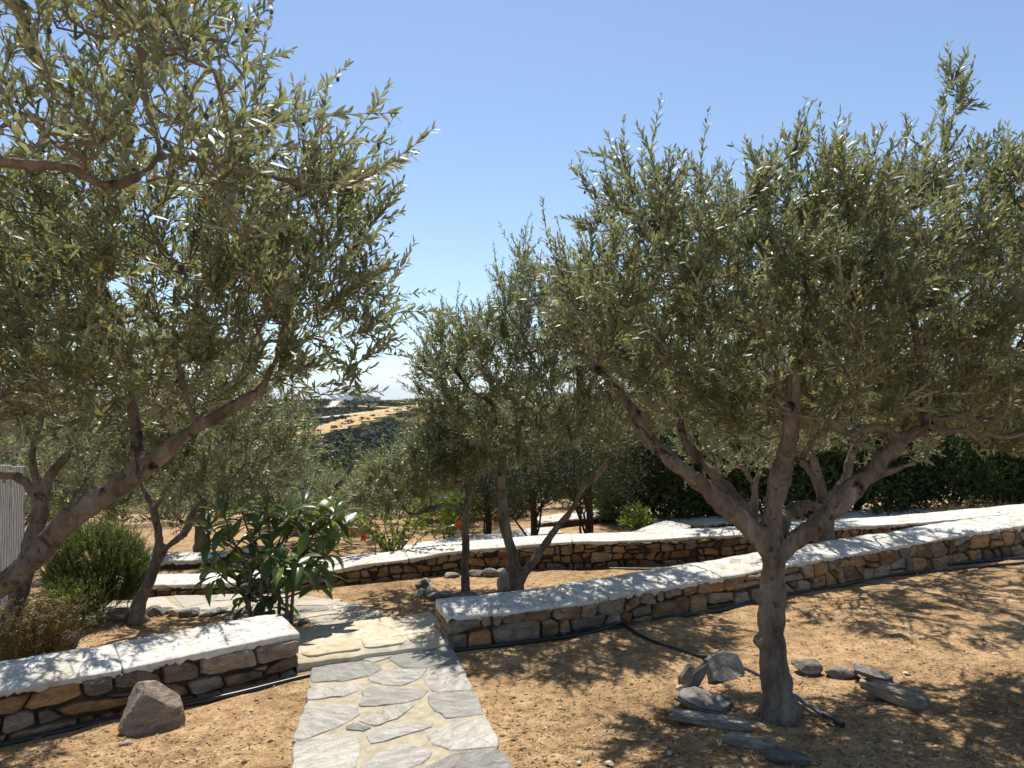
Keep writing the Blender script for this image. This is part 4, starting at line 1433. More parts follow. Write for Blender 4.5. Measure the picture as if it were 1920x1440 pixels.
NL += r_[1]

# left olive, leaning limb, about 3.4 m away; its foot is left of the frame
DL = 3.4
zl = gz(-3.15, 3.25)
r_ = olive('olive_tree', 'near left olive with thick knotted limb leaning in from the left edge',
  [[(-330, 1330, 3.25, 0.0960), (-210, 1235, 3.3, 0.0760), (-100, 1160, 3.36, 0.0656), (15, 1085, DL, 0.0576), (120, 985, DL, 0.0512), (250, 888, DL, 0.0464), (330, 832, DL, 0.0384), (378, 798, DL, 0.0320), (430, 765, DL, 0.0256), (482, 738, DL, 0.0216),
    (515, 680, DL, 0.0184), (540, 600, DL, 0.0152), (565, 520, DL, 0.0120), (600, 440, DL, 0.0088)],
   [(262, 880, DL, 0.0272), (256, 820, 3.42, 0.0240), (246, 755, 3.45, 0.0216), (240, 680, 3.5, 0.0184), (215, 590, 3.5, 0.0144), (180, 500, 3.5, 0.0104)],
   [(372, 800, DL, 0.0192), (352, 745, 3.36, 0.0168), (338, 690, 3.33, 0.0144), (320, 600, 3.3, 0.0112), (340, 500, 3.3, 0.0080)],
   [(540, 612, DL, 0.0112), (600, 580, 3.4, 0.0088), (660, 550, 3.4, 0.0064)],
   [(-120, 1172, 3.35, 0.0400), (-170, 1000, 3.3, 0.0360), (-210, 800, 3.2, 0.0280), (-160, 620, 3.2, 0.0200)]],
  [(-380, 400), (-200, 330), (0, 360), (130, 380), (300, 350), (420, 330), (560, 350), (630, 360), (670, 400), (690, 480), (690, 580), (660, 630), (600, 640), (540, 700), (480, 710), (380, 760), (300, 770), (180, 800), (0, 800), (-200, 780), (-380, 640)],
  DL, .75, 420, 2350, 202, fruits=320, clump=.45,
  extra_tips=[(660, 690, 3.4), (600, 740, 3.45), (640, 720, 3.42), (690, 660, 3.4), (700, 420, 3.4), (695, 600, 3.4)])
NL += r_[1]

# the nearest olive: trunk left of the frame, boughs hanging into the top left corner
z0 = gz(-2.6, 1.9)
r_ = olive('olive_tree', 'nearest olive whose bough hangs into the top left corner',
  [], [(-250, -220), (440, -220), (400, 20), (420, 90), (460, 190), (520, 260), (590, 280), (600, 310), (560, 345), (520, 390), (430, 410), (300, 370), (180, 370), (40, 340), (-100, 300), (-250, 200)],
  2.15, .75, 160, 520, 303, leaf_len=.052, hi=True, n_single=300, vox=.008, clump=.75, fruits=80, outw=.4, amp=.6,
  world_limbs=[[(-2.6, 1.9, z0, .12), (-2.58, 1.92, z0 + .5, .10), (-2.5, 1.95, z0 + 1.1, .09), (-2.42, 2.0, 1.85, .075)],
               [(-2.44, 1.99, 1.8, .06), tuple(P(-260, 330, 2.1)) + (.024,), tuple(P(-60, 298, 2.12)) + (.016,), tuple(P(60, 305, 2.14)) + (.0135,), tuple(P(130, 312, 2.15)) + (.013,), tuple(P(192, 346, 2.16)) + (.0125,), tuple(P(268, 328, 2.18)) + (.011,), tuple(P(310, 288, 2.2)) + (.010,), tuple(P(420, 312, 2.25)) + (.008,), tuple(P(560, 345, 2.3)) + (.006,)],
               [tuple(P(300, 292, 2.2)) + (.009,), tuple(P(272, 200, 2.22)) + (.008,), tuple(P(265, 100, 2.24)) + (.007,), tuple(P(268, -40, 2.25)) + (.005,)],
               [(-2.44, 1.99, 1.8, .05), (-2.1, 1.9, 2.4, .04), (-1.6, 1.8, 2.8, .025), (-1.1, 1.75, 3.0, .015)]],
  extra_tips=[(650, 270, 2.35), (690, 330, 2.4), (600, 280, 2.35), (430, 80, 2.25), (560, 260, 2.35)])
NL += r_[1]

# olives behind the left wall
DB = 5.4
r_ = olive('olive_tree', 'forked olive with leaning trunk behind the left wall at the picture edge',
  [[(8, 1250, DB, 0.0812), (20, 1160, DB, 0.0667), (52, 1040, DB, 0.0609), (74, 960, DB, 0.0580), (72, 915, DB, 0.0551)],
   [(70, 930, DB, 0.0406), (100, 882, DB, 0.0360), (140, 842, DB, 0.0290), (195, 800, DB, 0.0203), (220, 740, DB, 0.0145)],
   [(68, 930, DB, 0.0319), (30, 893, DB, 0.0278), (-20, 888, DB, 0.0244), (-80, 840, DB, 0.0174)],
   [(70, 920, DB, 0.0290), (60, 850, DB, 0.0232), (80, 760, DB, 0.0162)]],
  [(-350, 500), (-200, 400), (0, 420), (180, 430), (290, 520), (320, 640), (300, 800), (220, 850), (100, 850), (-60, 860), (-250, 830), (-360, 700)],
  DB, .8, 240, 1250, 404, n_single=250, vox=.014, clump=.3)
NL += r_[1]
DD = 6.6
r_ = olive('olive_tree', 'olive with dark curved trunk between the rosemary and the loquat',
  [[(258, 1166, DD, 0.0816), (262, 1130, DD, 0.0558), (288, 1072, DD, 0.0476), (299, 1012, DD, 0.0422), (290, 952, DD, 0.0394)],
   [(290, 960, DD, 0.0306), (318, 905, DD, 0.0272), (352, 850, DD, 0.0218), (380, 780, DD, 0.0150)],
   [(284, 1080, DD, 0.0340), (308, 1034, DD, 0.0299), (345, 1002, DD, 0.0286), (372, 950, DD, 0.0231), (420, 900, DD, 0.0170)],
   [(290, 956, DD, 0.0272), (262, 905, DD, 0.0231), (235, 850, DD, 0.0170), (220, 780, DD, 0.0122)]],
  [(270, 700), (330, 630), (400, 640), (490, 700), (545, 790), (560, 870), (520, 915), (400, 930), (340, 915), (300, 905), (265, 860), (250, 790)],
  DD, .95, 240, 1250, 505, n_single=250, vox=.014, clump=.3)
NL += r_[1]

# middle olives
DC = 7.1
r_ = olive('olive_tree', 'twin-trunked olive in the middle between the two walls',
  [[(968, 1104, DC, 0.0696), (963, 1060, DC, 0.0534), (947, 985, DC, 0.0464), (941, 905, DC, 0.0418), (942, 850, DC, 0.0360), (930, 792, DC, 0.0278), (918, 752, DC, 0.0220), (882, 730, DC, 0.0174), (850, 690, DC, 0.0128)],
   [(972, 1092, DC, 0.0493), (1008, 1042, 7.05, 0.0383), (1046, 990, 7.0, 0.0348), (1076, 950, 7.0, 0.0302), (1092, 918, 7.0, 0.0255), (1130, 880, 7.0, 0.0186), (1150, 835, 7.0, 0.0139)],
   [(942, 860, DC, 0.0232), (975, 800, 7.2, 0.0174), (990, 730, 7.2, 0.0128), (1000, 640, 7.2, 0.0093)],
   [(1088, 925, 7.0, 0.0174), (1080, 860, 7.1, 0.0145), (1060, 780, 7.1, 0.0116)]],
  [(805, 660), (820, 620), (850, 605), (900, 610), (935, 545), (980, 510), (1050, 540), (1160, 600), (1240, 680), (1250, 790), (1160, 850), (1060, 850), (960, 860), (880, 870), (830, 810), (795, 760), (790, 700)],
  DC, 1.05, 400, 2700, 606, n_single=300, vox=.014, clump=.3)
NL += r_[1]
DC2 = 7.35
r_ = olive('olive_tree', 'thin straight olive trunk with one side bough left of the twin-trunked olive',
  [[(872, 1098, DC2, 0.0435), (872, 1030, DC2, 0.0360), (875, 960, DC2, 0.0325), (880, 900, DC2, 0.0267), (878, 850, DC2, 0.0197)],
   [(873, 968, DC2, 0.0255), (842, 949, 7.3, 0.0232), (802, 956, 7.25, 0.0220), (770, 965, 7.2, 0.0197), (742, 926, 7.2, 0.0162), (715, 888, 7.2, 0.0116)]],
  [(690, 905), (740, 870), (800, 820), (840, 790), (900, 790), (920, 860), (880, 900), (820, 925), (740, 945), (690, 940), (660, 925)],
  DC2, .8, 180, 1100, 707, n_single=200, vox=.014, clump=.3)
NL += r_[1]
# olives behind the right tree
DR = 7.55
r_ = olive('olive_tree', 'stout olive between the walls, half hidden behind the right olive trunk',
  [[(1545, 1035, DR, 0.1064), (1547, 985, DR, 0.0874), (1548, 940, DR, 0.0798)],
   [(1545, 950, DR, 0.0570), (1532, 880, DR, 0.0456), (1518, 820, DR, 0.0342), (1500, 760, DR, 0.0228)],
   [(1550, 950, DR, 0.0532), (1582, 900, DR, 0.0418), (1602, 840, DR, 0.0304), (1650, 790, DR, 0.0228)]],
  [(1350, 640), (1450, 520), (1600, 450), (1750, 480), (1850, 560), (1880, 720), (1800, 830), (1680, 860), (1560, 830), (1430, 850), (1360, 780)],
  DR, 1.2, 280, 1700, 808, n_single=200, vox=.016, clump=.3)
NL += r_[1]
DT = 9.3
r_ = olive('olive_tree', 'slim olive standing behind the middle wall, seen left of the right trunk',
  [[(1415, 975, DT, 0.0595), (1414, 940, DT, 0.0467), (1414, 905, DT, 0.0425)],
   [(1413, 910, DT, 0.0306), (1388, 872, DT, 0.0255), (1350, 840, DT, 0.0187)],
   [(1415, 908, DT, 0.0306), (1430, 860, DT, 0.0255), (1440, 800, DT, 0.0170)]],
  [(1250, 740), (1330, 640), (1450, 640), (1540, 740), (1520, 840), (1430, 880), (1330, 880), (1260, 830)],
  DT, 1.2, 160, 1000, 909, n_single=0, vox=.018, clump=.3)
NL += r_[1]
# farther olives
for i, (px, py, d, poly, lab, sd) in enumerate([
   (610, 1010, 10.5, [(440, 870), (500, 855), (570, 890), (640, 915), (700, 925), (720, 960), (620, 975), (500, 970), (430, 920)], 'olive crown behind the loquat bush, left of the hibiscus', 31),
   (380, 1000, 10.0, [(180, 860), (280, 800), (400, 800), (470, 860), (480, 960), (400, 985), (280, 985), (190, 950)], 'olive behind the curved trunk, above the tan terrace', 32),
   (800, 985, 12.5, [(680, 895), (760, 870), (850, 840), (930, 850), (940, 930), (840, 955), (740, 950), (670, 920)], 'distant olive filling the gap behind the hibiscus', 33),
   (130, 1000, 9.0, [(-60, 800), (60, 740), (200, 760), (260, 860), (240, 960), (100, 985), (-40, 970)], 'olive far left behind the forked trunk', 34)]):
    r_ = olive('olive_tree', lab, [[(px, py, d, .09), (px - 6, py - 40, d, .075), (px + 4, py - 75, d, .06)],
        [(px + 4, py - 72, d, .045), (px + 40, py - 120, d, .03), (px + 60, py - 160, d, .02)], [(px + 2, py - 72, d, .045), (px - 40, py - 110, d, .03), (px - 70, py - 150, d, .02)]],
        poly, d, 1.2, 150, 1000, 1000 + sd, n_single=0, vox=.02, leaf_len=.062, clump=.2)
    NL += r_[1]
print('LEAVES', NL)

# ------------------------------------------------------------------ shrubs
def shrub(name, label, cat, base, size, n_clump, per, leaf_len, m, seed, wfac=1.0, group=None, clump_r=.14, up=.4, stems=5, stem_mat='bark_dark', shape=.5, single=0, lift=.0, skirt=False, key=None, tmpl=LEAF6, faces=LF6, gappy=0.0):
    """leafy mound: clumps of leaves over and inside an uneven ellipsoid standing on short stems"""
    rng = np.random.RandomState(seed)
    base = np.array(base, float)
    t = thing(name, label, cat, tuple(base), group)
    size = np.array(size, float)
    th = rng.uniform(0, 2 * math.pi, n_clump); cz = rng.uniform(-1.0 if skirt else -.55, 1, n_clump)
    if skirt: cz = np.where(rng.uniform(size=n_clump) < .35, rng.uniform(-1, -.45, n_clump), cz)
    hz = np.where(cz < 0, 1.0, np.sqrt(1 - cz ** 2)) if skirt else np.sqrt(1 - cz ** 2)
    n = np.stack([hz * np.cos(th), hz * np.sin(th), cz], 1)
    rr = rng.uniform(0, 1, n_clump) ** shape * (1 + .22 * vnoise(n * 2.2, seed))
    ctr = base + np.array([0, 0, size[2] * .52 + lift])
    C = ctr + n * rr[:, None] * size * np.array([.5, .5, .5])
    if gappy: C = C[vnoise(C * 3.5 / size.max(), seed + 2) > -1 + gappy]
    C = C[C[:, 2] > base[2] + .03]
    K = np.repeat(np.arange(len(C)), per)
    o = unit(C - ctr + np.array([0, 0, .15 * size[2]]))
    la = unit(o[K] * .7 + np.array([0, 0, up]) + rng.normal(size=(len(K), 3)) * .6)
    B = C[K] + rng.normal(size=(len(K), 3)) * clump_r * .5
    nr = unit(o[K] + np.array([0, 0, .5]) + rng.normal(size=(len(K), 3)) * .5)
    sd = unit(np.cross(nr, la)); nr = np.cross(la, sd)
    LL = leaf_len * rng.uniform(.7, 1.25, len(K))
    tone = rng.uniform(0, 1, len(C))
    T = np.clip(tone[K] * .6 + rng.uniform(0, .4, len(K)), 0, 1)
    put_leaves(t, base, (B, la, sd, nr, LL, T), tmpl, faces, M[m], key or name, single, rng, 'foliage', wfac)
    mb = MB()
    pick = rng.choice(len(C), min(len(C), max(stems * 5, 12)), replace=False)
    for i in range(stems):
        a = rng.uniform(0, 6.28)
        p0 = base + np.array([math.cos(a), math.sin(a), 0]) * size[0] * .07 * rng.uniform(.3, 1) - np.array([0, 0, .04])
        fork = base + (C[pick[i]] - base) * .45
        V, Fc = tube(resample([p0, p0 * .5 + fork * .5 + rng.normal(size=3) * .02, fork], .06) - base, np.linspace(.016, .010, len(resample([p0, p0 * .5 + fork * .5, fork], .06)))[:1].repeat(1) if False else .011 * max(.7, size[2]), 6)
        mb.add(V, Fc)
        for j in range(5):
            tgt = C[pick[(i * 5 + j) % len(pick)]]
            q = resample([fork, fork * .5 + tgt * .5 - np.array([0, 0, .04]), tgt], .08)
            V, Fc = tube(q - base, np.linspace(.007, .003, len(q)) * max(.7, size[2]), 5, False)
            mb.add(V, Fc)
    obj('stem', mb.mesh('stem', M[stem_mat], True), t)
    return t

# dark hedge beyond the far coping at right
HED = [(2.3, 11.8, 1.9, 1.7, 'dark hedge shrub furthest left, behind the junipers'), (3.9, 11.6, 2.2, 2.1, 'dark hedge shrub behind the slim olive'), (5.4, 11.7, 2.3, 2.3, 'tall dark hedge shrub behind the right olive limbs'),
       (6.9, 11.6, 2.3, 2.2, 'dark hedge shrub right of the olive limbs, above the far coping'), (8.4, 11.7, 2.4, 2.4, 'dark hedge shrub near the right picture edge'), (9.9, 11.9, 2.5, 2.4, 'dark hedge shrub at the right picture edge behind the dry grass'), (11.5, 12.0, 2.4, 2.3, 'hedge shrub continuing just outside the right picture edge')]
for i, (x, y, w, h, lab) in enumerate(HED):
    shrub('hedge_shrub', lab, 'shrub', (x, y, gz(x, y)), (w, 1.5, h), 1000, 18, .085, 'hedge', 40 + i, 1.9, 'dark evergreen hedge', .17, .3, 6, shape=.28, key='hedge', skirt=True)
# junipers
for i, (px, d, w, h, lab) in enumerate([(1000, 10.0, 1.25, 1.35, 'dark juniper with black stem right of the twin-trunked olive'), (1105, 9.8, 1.25, 1.45, 'dark juniper with black stem at the start of the diagonal coping'), (915, 10.6, 1.0, .95, 'small dark juniper behind the thin olive trunk'), (1200, 11.4, 1.6, 1.6, 'dark juniper in front of the hedge, behind the diagonal coping')]):
    p = P(px, 900, d)
    b = (p.x, d, gz(p.x, d))
    t = shrub('juniper', lab, 'shrub', b, (w, w, h), 420, 22, .055, 'conifer', 60 + i, .6, 'dark junipers', .13, .5, 4, shape=.35, lift=.16, gappy=.45)
    V, Fc = tube(resample([(0, 0, -.05), (.01, .02, .3), (-.02, 0, .75)], .06), .045, 8)
    obj('trunk', mesh('trunk', V, Fc, M['bark_dark'], True), t)
# background shrubs that fill the fall of the slope
BGS = [(-6.5, 15, 3.0, 1.9), (-4.2, 16, 2.8, 1.6), (-2.6, 14.5, 2.2, 1.2), (-1.4, 16.5, 2.6, 1.35), (.2, 15.0, 2.6, 1.6), (1.8, 15.5, 3.0, 2.2), (-8.5, 13, 3.0, 2.2), (3.8, 15.5, 3.2, 2.6), (-3.4, 12.6, 1.6, .9), (-.6, 13.2, 1.9, .95)]
BGL = ['left of the far olives', 'beyond the olive above the tan terrace', 'beyond the loquat bush', 'below the far hillside gap', 'behind the twin-trunked olive', 'behind the junipers, left part', 'at the far left behind the boards', 'behind the hedge', 'short one behind the tan terrace', 'low one behind the hibiscus']
for i, (x, y, w, h) in enumerate(BGS):
    shrub('background_shrub', 'grey-green wild shrub on the falling slope ' + BGL[i], 'shrub', (x, y, gz(x, y)), (w, w * .8, h), 420, 16, .085, 'scrub' if i % 2 else 'hedge', 80 + i, 1.3, 'wild shrubs beyond the garden', .2, .4, 4, shape=.35, key='bgs', skirt=True)
# fresh green bushes
p = P(1196, 960, 10.3)
shrub('green_bush', 'small bright green bush beside the diagonal white coping', 'bush', (p.x, p.y, gz(p.x, p.y)), (.42, .4, .42), 80, 14, .045, 'fresh', 91, 1.8, None, .07, .6, 5, 'stem', gappy=.5)
p = P(835, 990, 10.2)
shrub('green_bush', 'light green bush behind the thin olive trunk', 'bush', (p.x, p.y, gz(p.x, p.y)), (.9, .6, .75), 140, 14, .05, 'fresh', 92, 1.8, None, .08, .6, 5, 'stem', gappy=.5)
g = G(95, 1200)
shrub('green_bush', 'dark feathery shrub between the dry bush and the rosemary', 'bush', (g.x, g.y + .3, gz(g.x, g.y + .3)), (.5, .45, .42), 260, 16, .05, 'rosemary', 93, .5, None, .08, .9, 6, 'bark_dark')

# hibiscus with red flowers
def hibiscus():
    rng = np.random.RandomState(9)
    b = np.array(P(738, 1050, 8.55)); b[2] = gz(b[0], b[1])
    t = thing('hibiscus_bush', 'loose light green hibiscus with red flowers on the middle white coping', 'bush', tuple(b))
    mb = MB(); P0, D0 = [], []
    tips = [(610, 935), (640, 960), (665, 955), (690, 975), (705, 945), (730, 955), (755, 940), (780, 950), (800, 930), (820, 945), (700, 1005), (735, 990), (770, 985), (660, 990), (845, 925), (683, 1008), (862, 984), (720, 1020), (755, 1015)]
    ends = []
    for i, (px, py) in enumerate(tips):
        e = np.array(P(px, py, 8.55 + rng.uniform(-.35, .35)))
        ends.append(e)
        m_ = b * .4 + e * .6 + np.array([0, 0, .14]); s0 = b + rng.normal(size=3) * np.array([.06, .06, 0])
        q = resample([s0, b * .7 + e * .3 + np.array([0, 0, .12]), m_, e], .035)
        V, Fc = tube(q - b, np.linspace(.008, .0025, len(q)), 5, False); mb.add(V, Fc)
        for k in range(len(q) // 3, len(q)):
            for _ in range(3): P0.append(q[k]); D0.append(unit(q[min(k + 1, len(q) - 1)] - q[k - 1]))
    obj('stem', mb.mesh('stem', M['stem'], True), t)
    P0, D0 = np.array(P0), np.array(D0)
    n = len(P0)
    la = unit(D0 * .5 + rng.normal(size=(n, 3)) * .7 + np.array([0, 0, .1]))
    nr = unit(np.array([0, 0, 1.0]) + rng.normal(size=(n, 3)) * .5); sd = unit(np.cross(nr, la)); nr = np.cross(la, sd)
    put_leaves(t, b, (P0, la, sd, nr, rng.uniform(.035, .065, n), rng.uniform(0, 1, n)), LEAF6, LF6, M['fresh'], 'hib', 0, rng, 'foliage', 2.6)
    for e in (ends[15], ends[16]):
        mb = MB()
        for k in range(5):
            a = k * 1.257
            c, s_ = math.cos(a), math.sin(a)
            pv = [(0, 0, 0), (.03 * c - .02 * s_, -.02, .03 * s_ + .02 * c), (.06 * c - .012 * s_, -.025, .06 * s_ + .012 * c), (.06 * c + .012 * s_, -.03, .06 * s_ - .012 * c), (.03 * c + .02 * s_, -.015, .03 * s_ - .02 * c)]
            mb.add(np.array(pv) * .75, [(0, 1, 2, 3, 4)])
        obj('flower', mb.mesh('flower', M['red'], False), t, e - b)
hibiscus()

# rosemary mound
def rosemary():
    rng = np.random.RandomState(15)
    g = P(180, 1150, 6.9)
    b = np.array((g.x, g.y, gz(g.x, g.y)))
    t = thing('rosemary_bush', 'dense round rosemary bush behind the leaning trunks at left', 'bush', tuple(b))
    n = 2300
    th = rng.uniform(0, 6.283, n); cz = rng.uniform(-.75, 1, n)
    nn = np.stack([np.sqrt(1 - cz ** 2) * np.cos(th), np.sqrt(1 - cz ** 2) * np.sin(th), cz], 1)
    rad = rng.uniform(.55, 1.0, n) ** .6 * (1 + .12 * vnoise(nn * 2.5, 3))
    p0 = b + np.array([0, 0, .44]) + nn * rad[:, None] * np.array([.47, .42, .40])
    dr = unit(nn * .6 + np.array([0, 0, .95]) + rng.normal(size=(n, 3)) * .2)
    p0 = p0 - dr * .10
    fr = shoots_to_leaves(p0, dr, rng.uniform(.10, .20, n), rng, .030, .0085, .55, .0, .02)
    V, Fq = thin_tubes(fr[6] - b, .0018, .001)
    tag(obj('stem', mesh('stem', V, Fq, M['stem'], False), t), kind='stuff')
    put_leaves(t, b, fr[:6], LEAF5, LF5, M['rosemary'], 'ros', 0, rng, 'foliage', 1.1)
    mb = MB()
    for i in range(9):
        e = p0[rng.randint(n)]; q = resample([b + rng.normal(size=3) * .03 * np.array([1, 1, 0]), b * .5 + e * .5 + np.array([0, 0, .04]), e], .05)
        V, Fc = tube(q - b, np.linspace(.012, .004, len(q)), 5, False); mb.add(V, Fc)
    obj('branch_wood', mb.mesh('branch_wood', M['bark_dark'], True), t)
rosemary()

# dry everlasting bush with flower heads
def dry_bush():
    rng = np.random.RandomState(25)
    g = P(62, 1246, 5.35)
    b = np.array((g.x, g.y, gz(g.x, g.y)))
    t = thing('dry_bush', 'dry yellow-brown bush with round flower heads behind the left wall', 'bush', tuple(b))
    n = 420
    e = b + np.c_[rng.normal(size=n) * .17 + .03, rng.normal(size=n) * .14, .36 + .17 * rng.uniform(-.6, 1, n) - .25 * np.abs(rng.normal(size=n) * .25)]
    poly = np.stack([b + rng.normal(size=(n, 3)) * .05 * np.array([1, 1, 0]), b + (e - b) * .45 + rng.normal(size=(n, 3)) * .02, b + (e - b) * .8 + rng.normal(size=(n, 3)) * .02, e], 1)
    V, Fq = thin_tubes(poly - b, .0024, .0012)
    tag(obj('stem', mesh('stem', V, Fq, M['dryplant'], False, np.full(len(V), .25)), t), kind='stuff')
    i = np.repeat(np.arange(n), 16); tt = rng.uniform(.3, .98, len(i))
    B = b + (e[i] - b) * tt[:, None] + rng.normal(size=(len(i), 3)) * .014
    la = unit(rng.normal(size=(len(i), 3)) * .5 + np.array([0, 0, .8])); nr = unit(rng.normal(size=(len(i), 3))); sd = unit(np.cross(nr, la)); nr = np.cross(la, sd)
    put_leaves(t, b, (B, la, sd, nr, rng.uniform(.015, .04, len(i)), rng.uniform(.35, 1, len(i))), LEAF5, LF5, M['dryplant'], 'dry', 0, rng, 'foliage', .8)
    top = np.nonzero(e[:, 2] > np.quantile(e[:, 2], .45))[0]
    V, Fa, T = [], [], []
    bm = bmesh.new(); bmesh.ops.create_icosphere(bm, subdivisions=1, radius=1.0); sv = np.array([v.co[:] for v in bm.verts]); sf = np.array([[v.index for v in f.verts] for f in bm.faces]); bm.free()
    k = 0
    for j in top:
        for q in range(9):
            c = e[j] - b + rng.normal(size=3) * np.array([.012, .012, .006]); s_ = rng.uniform(.004, .008)
            V.append(c + sv * s_); Fa.append(sf + k); k += len(sv); T.append(np.full(len(sv), rng.uniform(.55, 1)))
    tag(obj('flower_heads', mesh('flower_heads', np.concatenate(V), np.concatenate(Fa), M['dryplant'], False, np.concatenate(T)), t), kind='stuff')
dry_bush()

# loquat with large leaves, each leaf a part
def loquat():
    rng = np.random.RandomState(35)
    D0 = 6.0
    g = P(510, 1172, D0)
    b = np.array((g.x, g.y, gz(g.x, g.y)))
    t = thing('loquat_bush', 'loquat bush with big glossy leaves behind the end of the left front wall', 'bush', tuple(b))
    # leaf template: ribbed, arched, pointed
    us = np.linspace(0, 1, 6)
    wd_ = np.array([.012, .105, .185, .205, .14, .0])
    V = []
    for u, w in zip(us, wd_):
        zc = -.34 * u ** 2 + .08 * u
        for s_ in (-1, -.5, 0, .5, 1): V.append((u, s_ * w, zc + abs(s_) * w * .30 - (.012 if abs(s_) == .5 else 0)))
    Fc = [(i * 5 + k, (i + 1) * 5 + k, (i + 1) * 5 + k + 1, i * 5 + k + 1) for i in range(5) for k in range(4)]
    lm = [mesh('leaf', np.array(V) * np.array([1, 1, a]), Fc, M['loquat'], True) for a in (1.0, 1.7, .5, 2.3)]
    ros = [(392, 985), (420, 965), (450, 945), (480, 985), (500, 950), (540, 960), (570, 945), (600, 965), (630, 955), (640, 990), (610, 1005), (575, 1000), (540, 1005), (510, 1020), (470, 1020), (430, 1010), (400, 1030),
           (450, 1050), (490, 1060), (525, 1050), (560, 1045), (595, 1040), (470, 1085), (505, 1095), (620, 1030), (455, 1112), (550, 1060), (400, 1065), (600, 1075), (520, 1120)]
    trunks = [(485, 1172), (503, 1172), (520, 1170), (533, 1168), (546, 1166)]
    mb = MB()
    hub = []
    for i, (px, py) in enumerate(trunks):
        s0 = np.array(P(px, py, D0)); s0[2] = gz(s0[0], s0[1]) - .03
        h = np.array(P(470 + i * 22, 1070 - (i % 3) * 18, D0 + (i % 3 - 1) * .12))
        q = resample([s0, s0 * .5 + h * .5 + rng.normal(size=3) * .02, h], .05)
        V_, F_ = tube(q - b, np.linspace(.017, .011, len(q)), 7, False); mb.add(V_, F_)
        hub.append(h)
    for (px, py) in ros:
        e = np.array(P(px, py, D0 + rng.uniform(-.38, .38)))
        h = hub[int(np.argmin([np.linalg.norm(e - h) for h in hub]))]
        if e[2] < h[2]: h = b + (h - b) * .5
        q = resample([h, h * .4 + e * .6 - np.array([0, 0, .05]), e], .05)
        V_, F_ = tube(q - b, np.linspace(.010, .006, len(q)), 6, False); mb.add(V_, F_)
        ax = unit(q[-1] - q[-2] + np.array([0, 0, .05]))
        for k in range(10):
            a = k * 2.4 + rng.uniform(-.3, .3)
            el = .9 - .15 * k + rng.uniform(-.15, .15)
            ref = np.array([1., 0, 0]) if abs(ax[0]) < .8 else np.array([0, 1., 0])
            u = unit(np.cross(ax, ref)); w = np.cross(ax, u)
            rad_ = u * math.cos(a) + w * math.sin(a)
            la = unit(rad_ * math.cos(el) + ax * math.sin(el) + np.array([0, 0, .0]))
            nr = unit(ax * math.cos(el) - rad_ * math.sin(el) + np.array([0, 0, .3])); sd = unit(np.cross(nr, la)); nr = np.cross(la, sd)
            l = rng.uniform(.12, .25)
            p = e - ax * .012 * k - b
            o = bpy.data.objects.new('leaf', lm[rng.randint(4)])
            COL.objects.link(o); o.parent = t
            o.matrix_basis = Matrix([[la[r] * l, sd[r] * l, nr[r] * l, p[r]] for r in range(3)] + [[0, 0, 0, 1]])
    obj('stem', mb.mesh('stem', M['bark'], True), t)
loquat()

# dry grass tuft at the right edge
def tuft(px, py, d, w, h, n, label, seed):
    rng = np.random.RandomState(seed)
    p = P(px, py, d); b = np.array((p.x, p.y, gz(p.x, p.y)))
    a = rng.uniform(-w, w, n)
    p0 = b + np.c_[a, rng.uniform(-.25, .25, n), np.zeros(n)]
    lean = np.c_[rng.normal(size=n) * .35, rng.normal(size=n) * .3, np.ones(n)]
    L = rng.uniform(.4, 1, n)[:, None] * h
    poly = np.stack([p0, p0 + lean * L * .5, p0 + (lean + rng.normal(size=(n, 3)) * .25) * L], 1)
    V, Fq = thin_tubes(poly - b, .003, .0008)
    o = obj('dry_grass', mesh('dry_grass', V, Fq, M['straw'], False, np.repeat(rng.uniform(.4, 1, n), 9)), None, b)
    tag(o, label, 'grass', kind='stuff')
tuft(1895, 980, 9.9, 1.0, .30, 1500, 'dry straw-coloured grass at the right edge by the far coping', 5)
tuft(640, 1000, 11.5, .4, .35, 500, 'dry brown grass left of the hibiscus', 6)

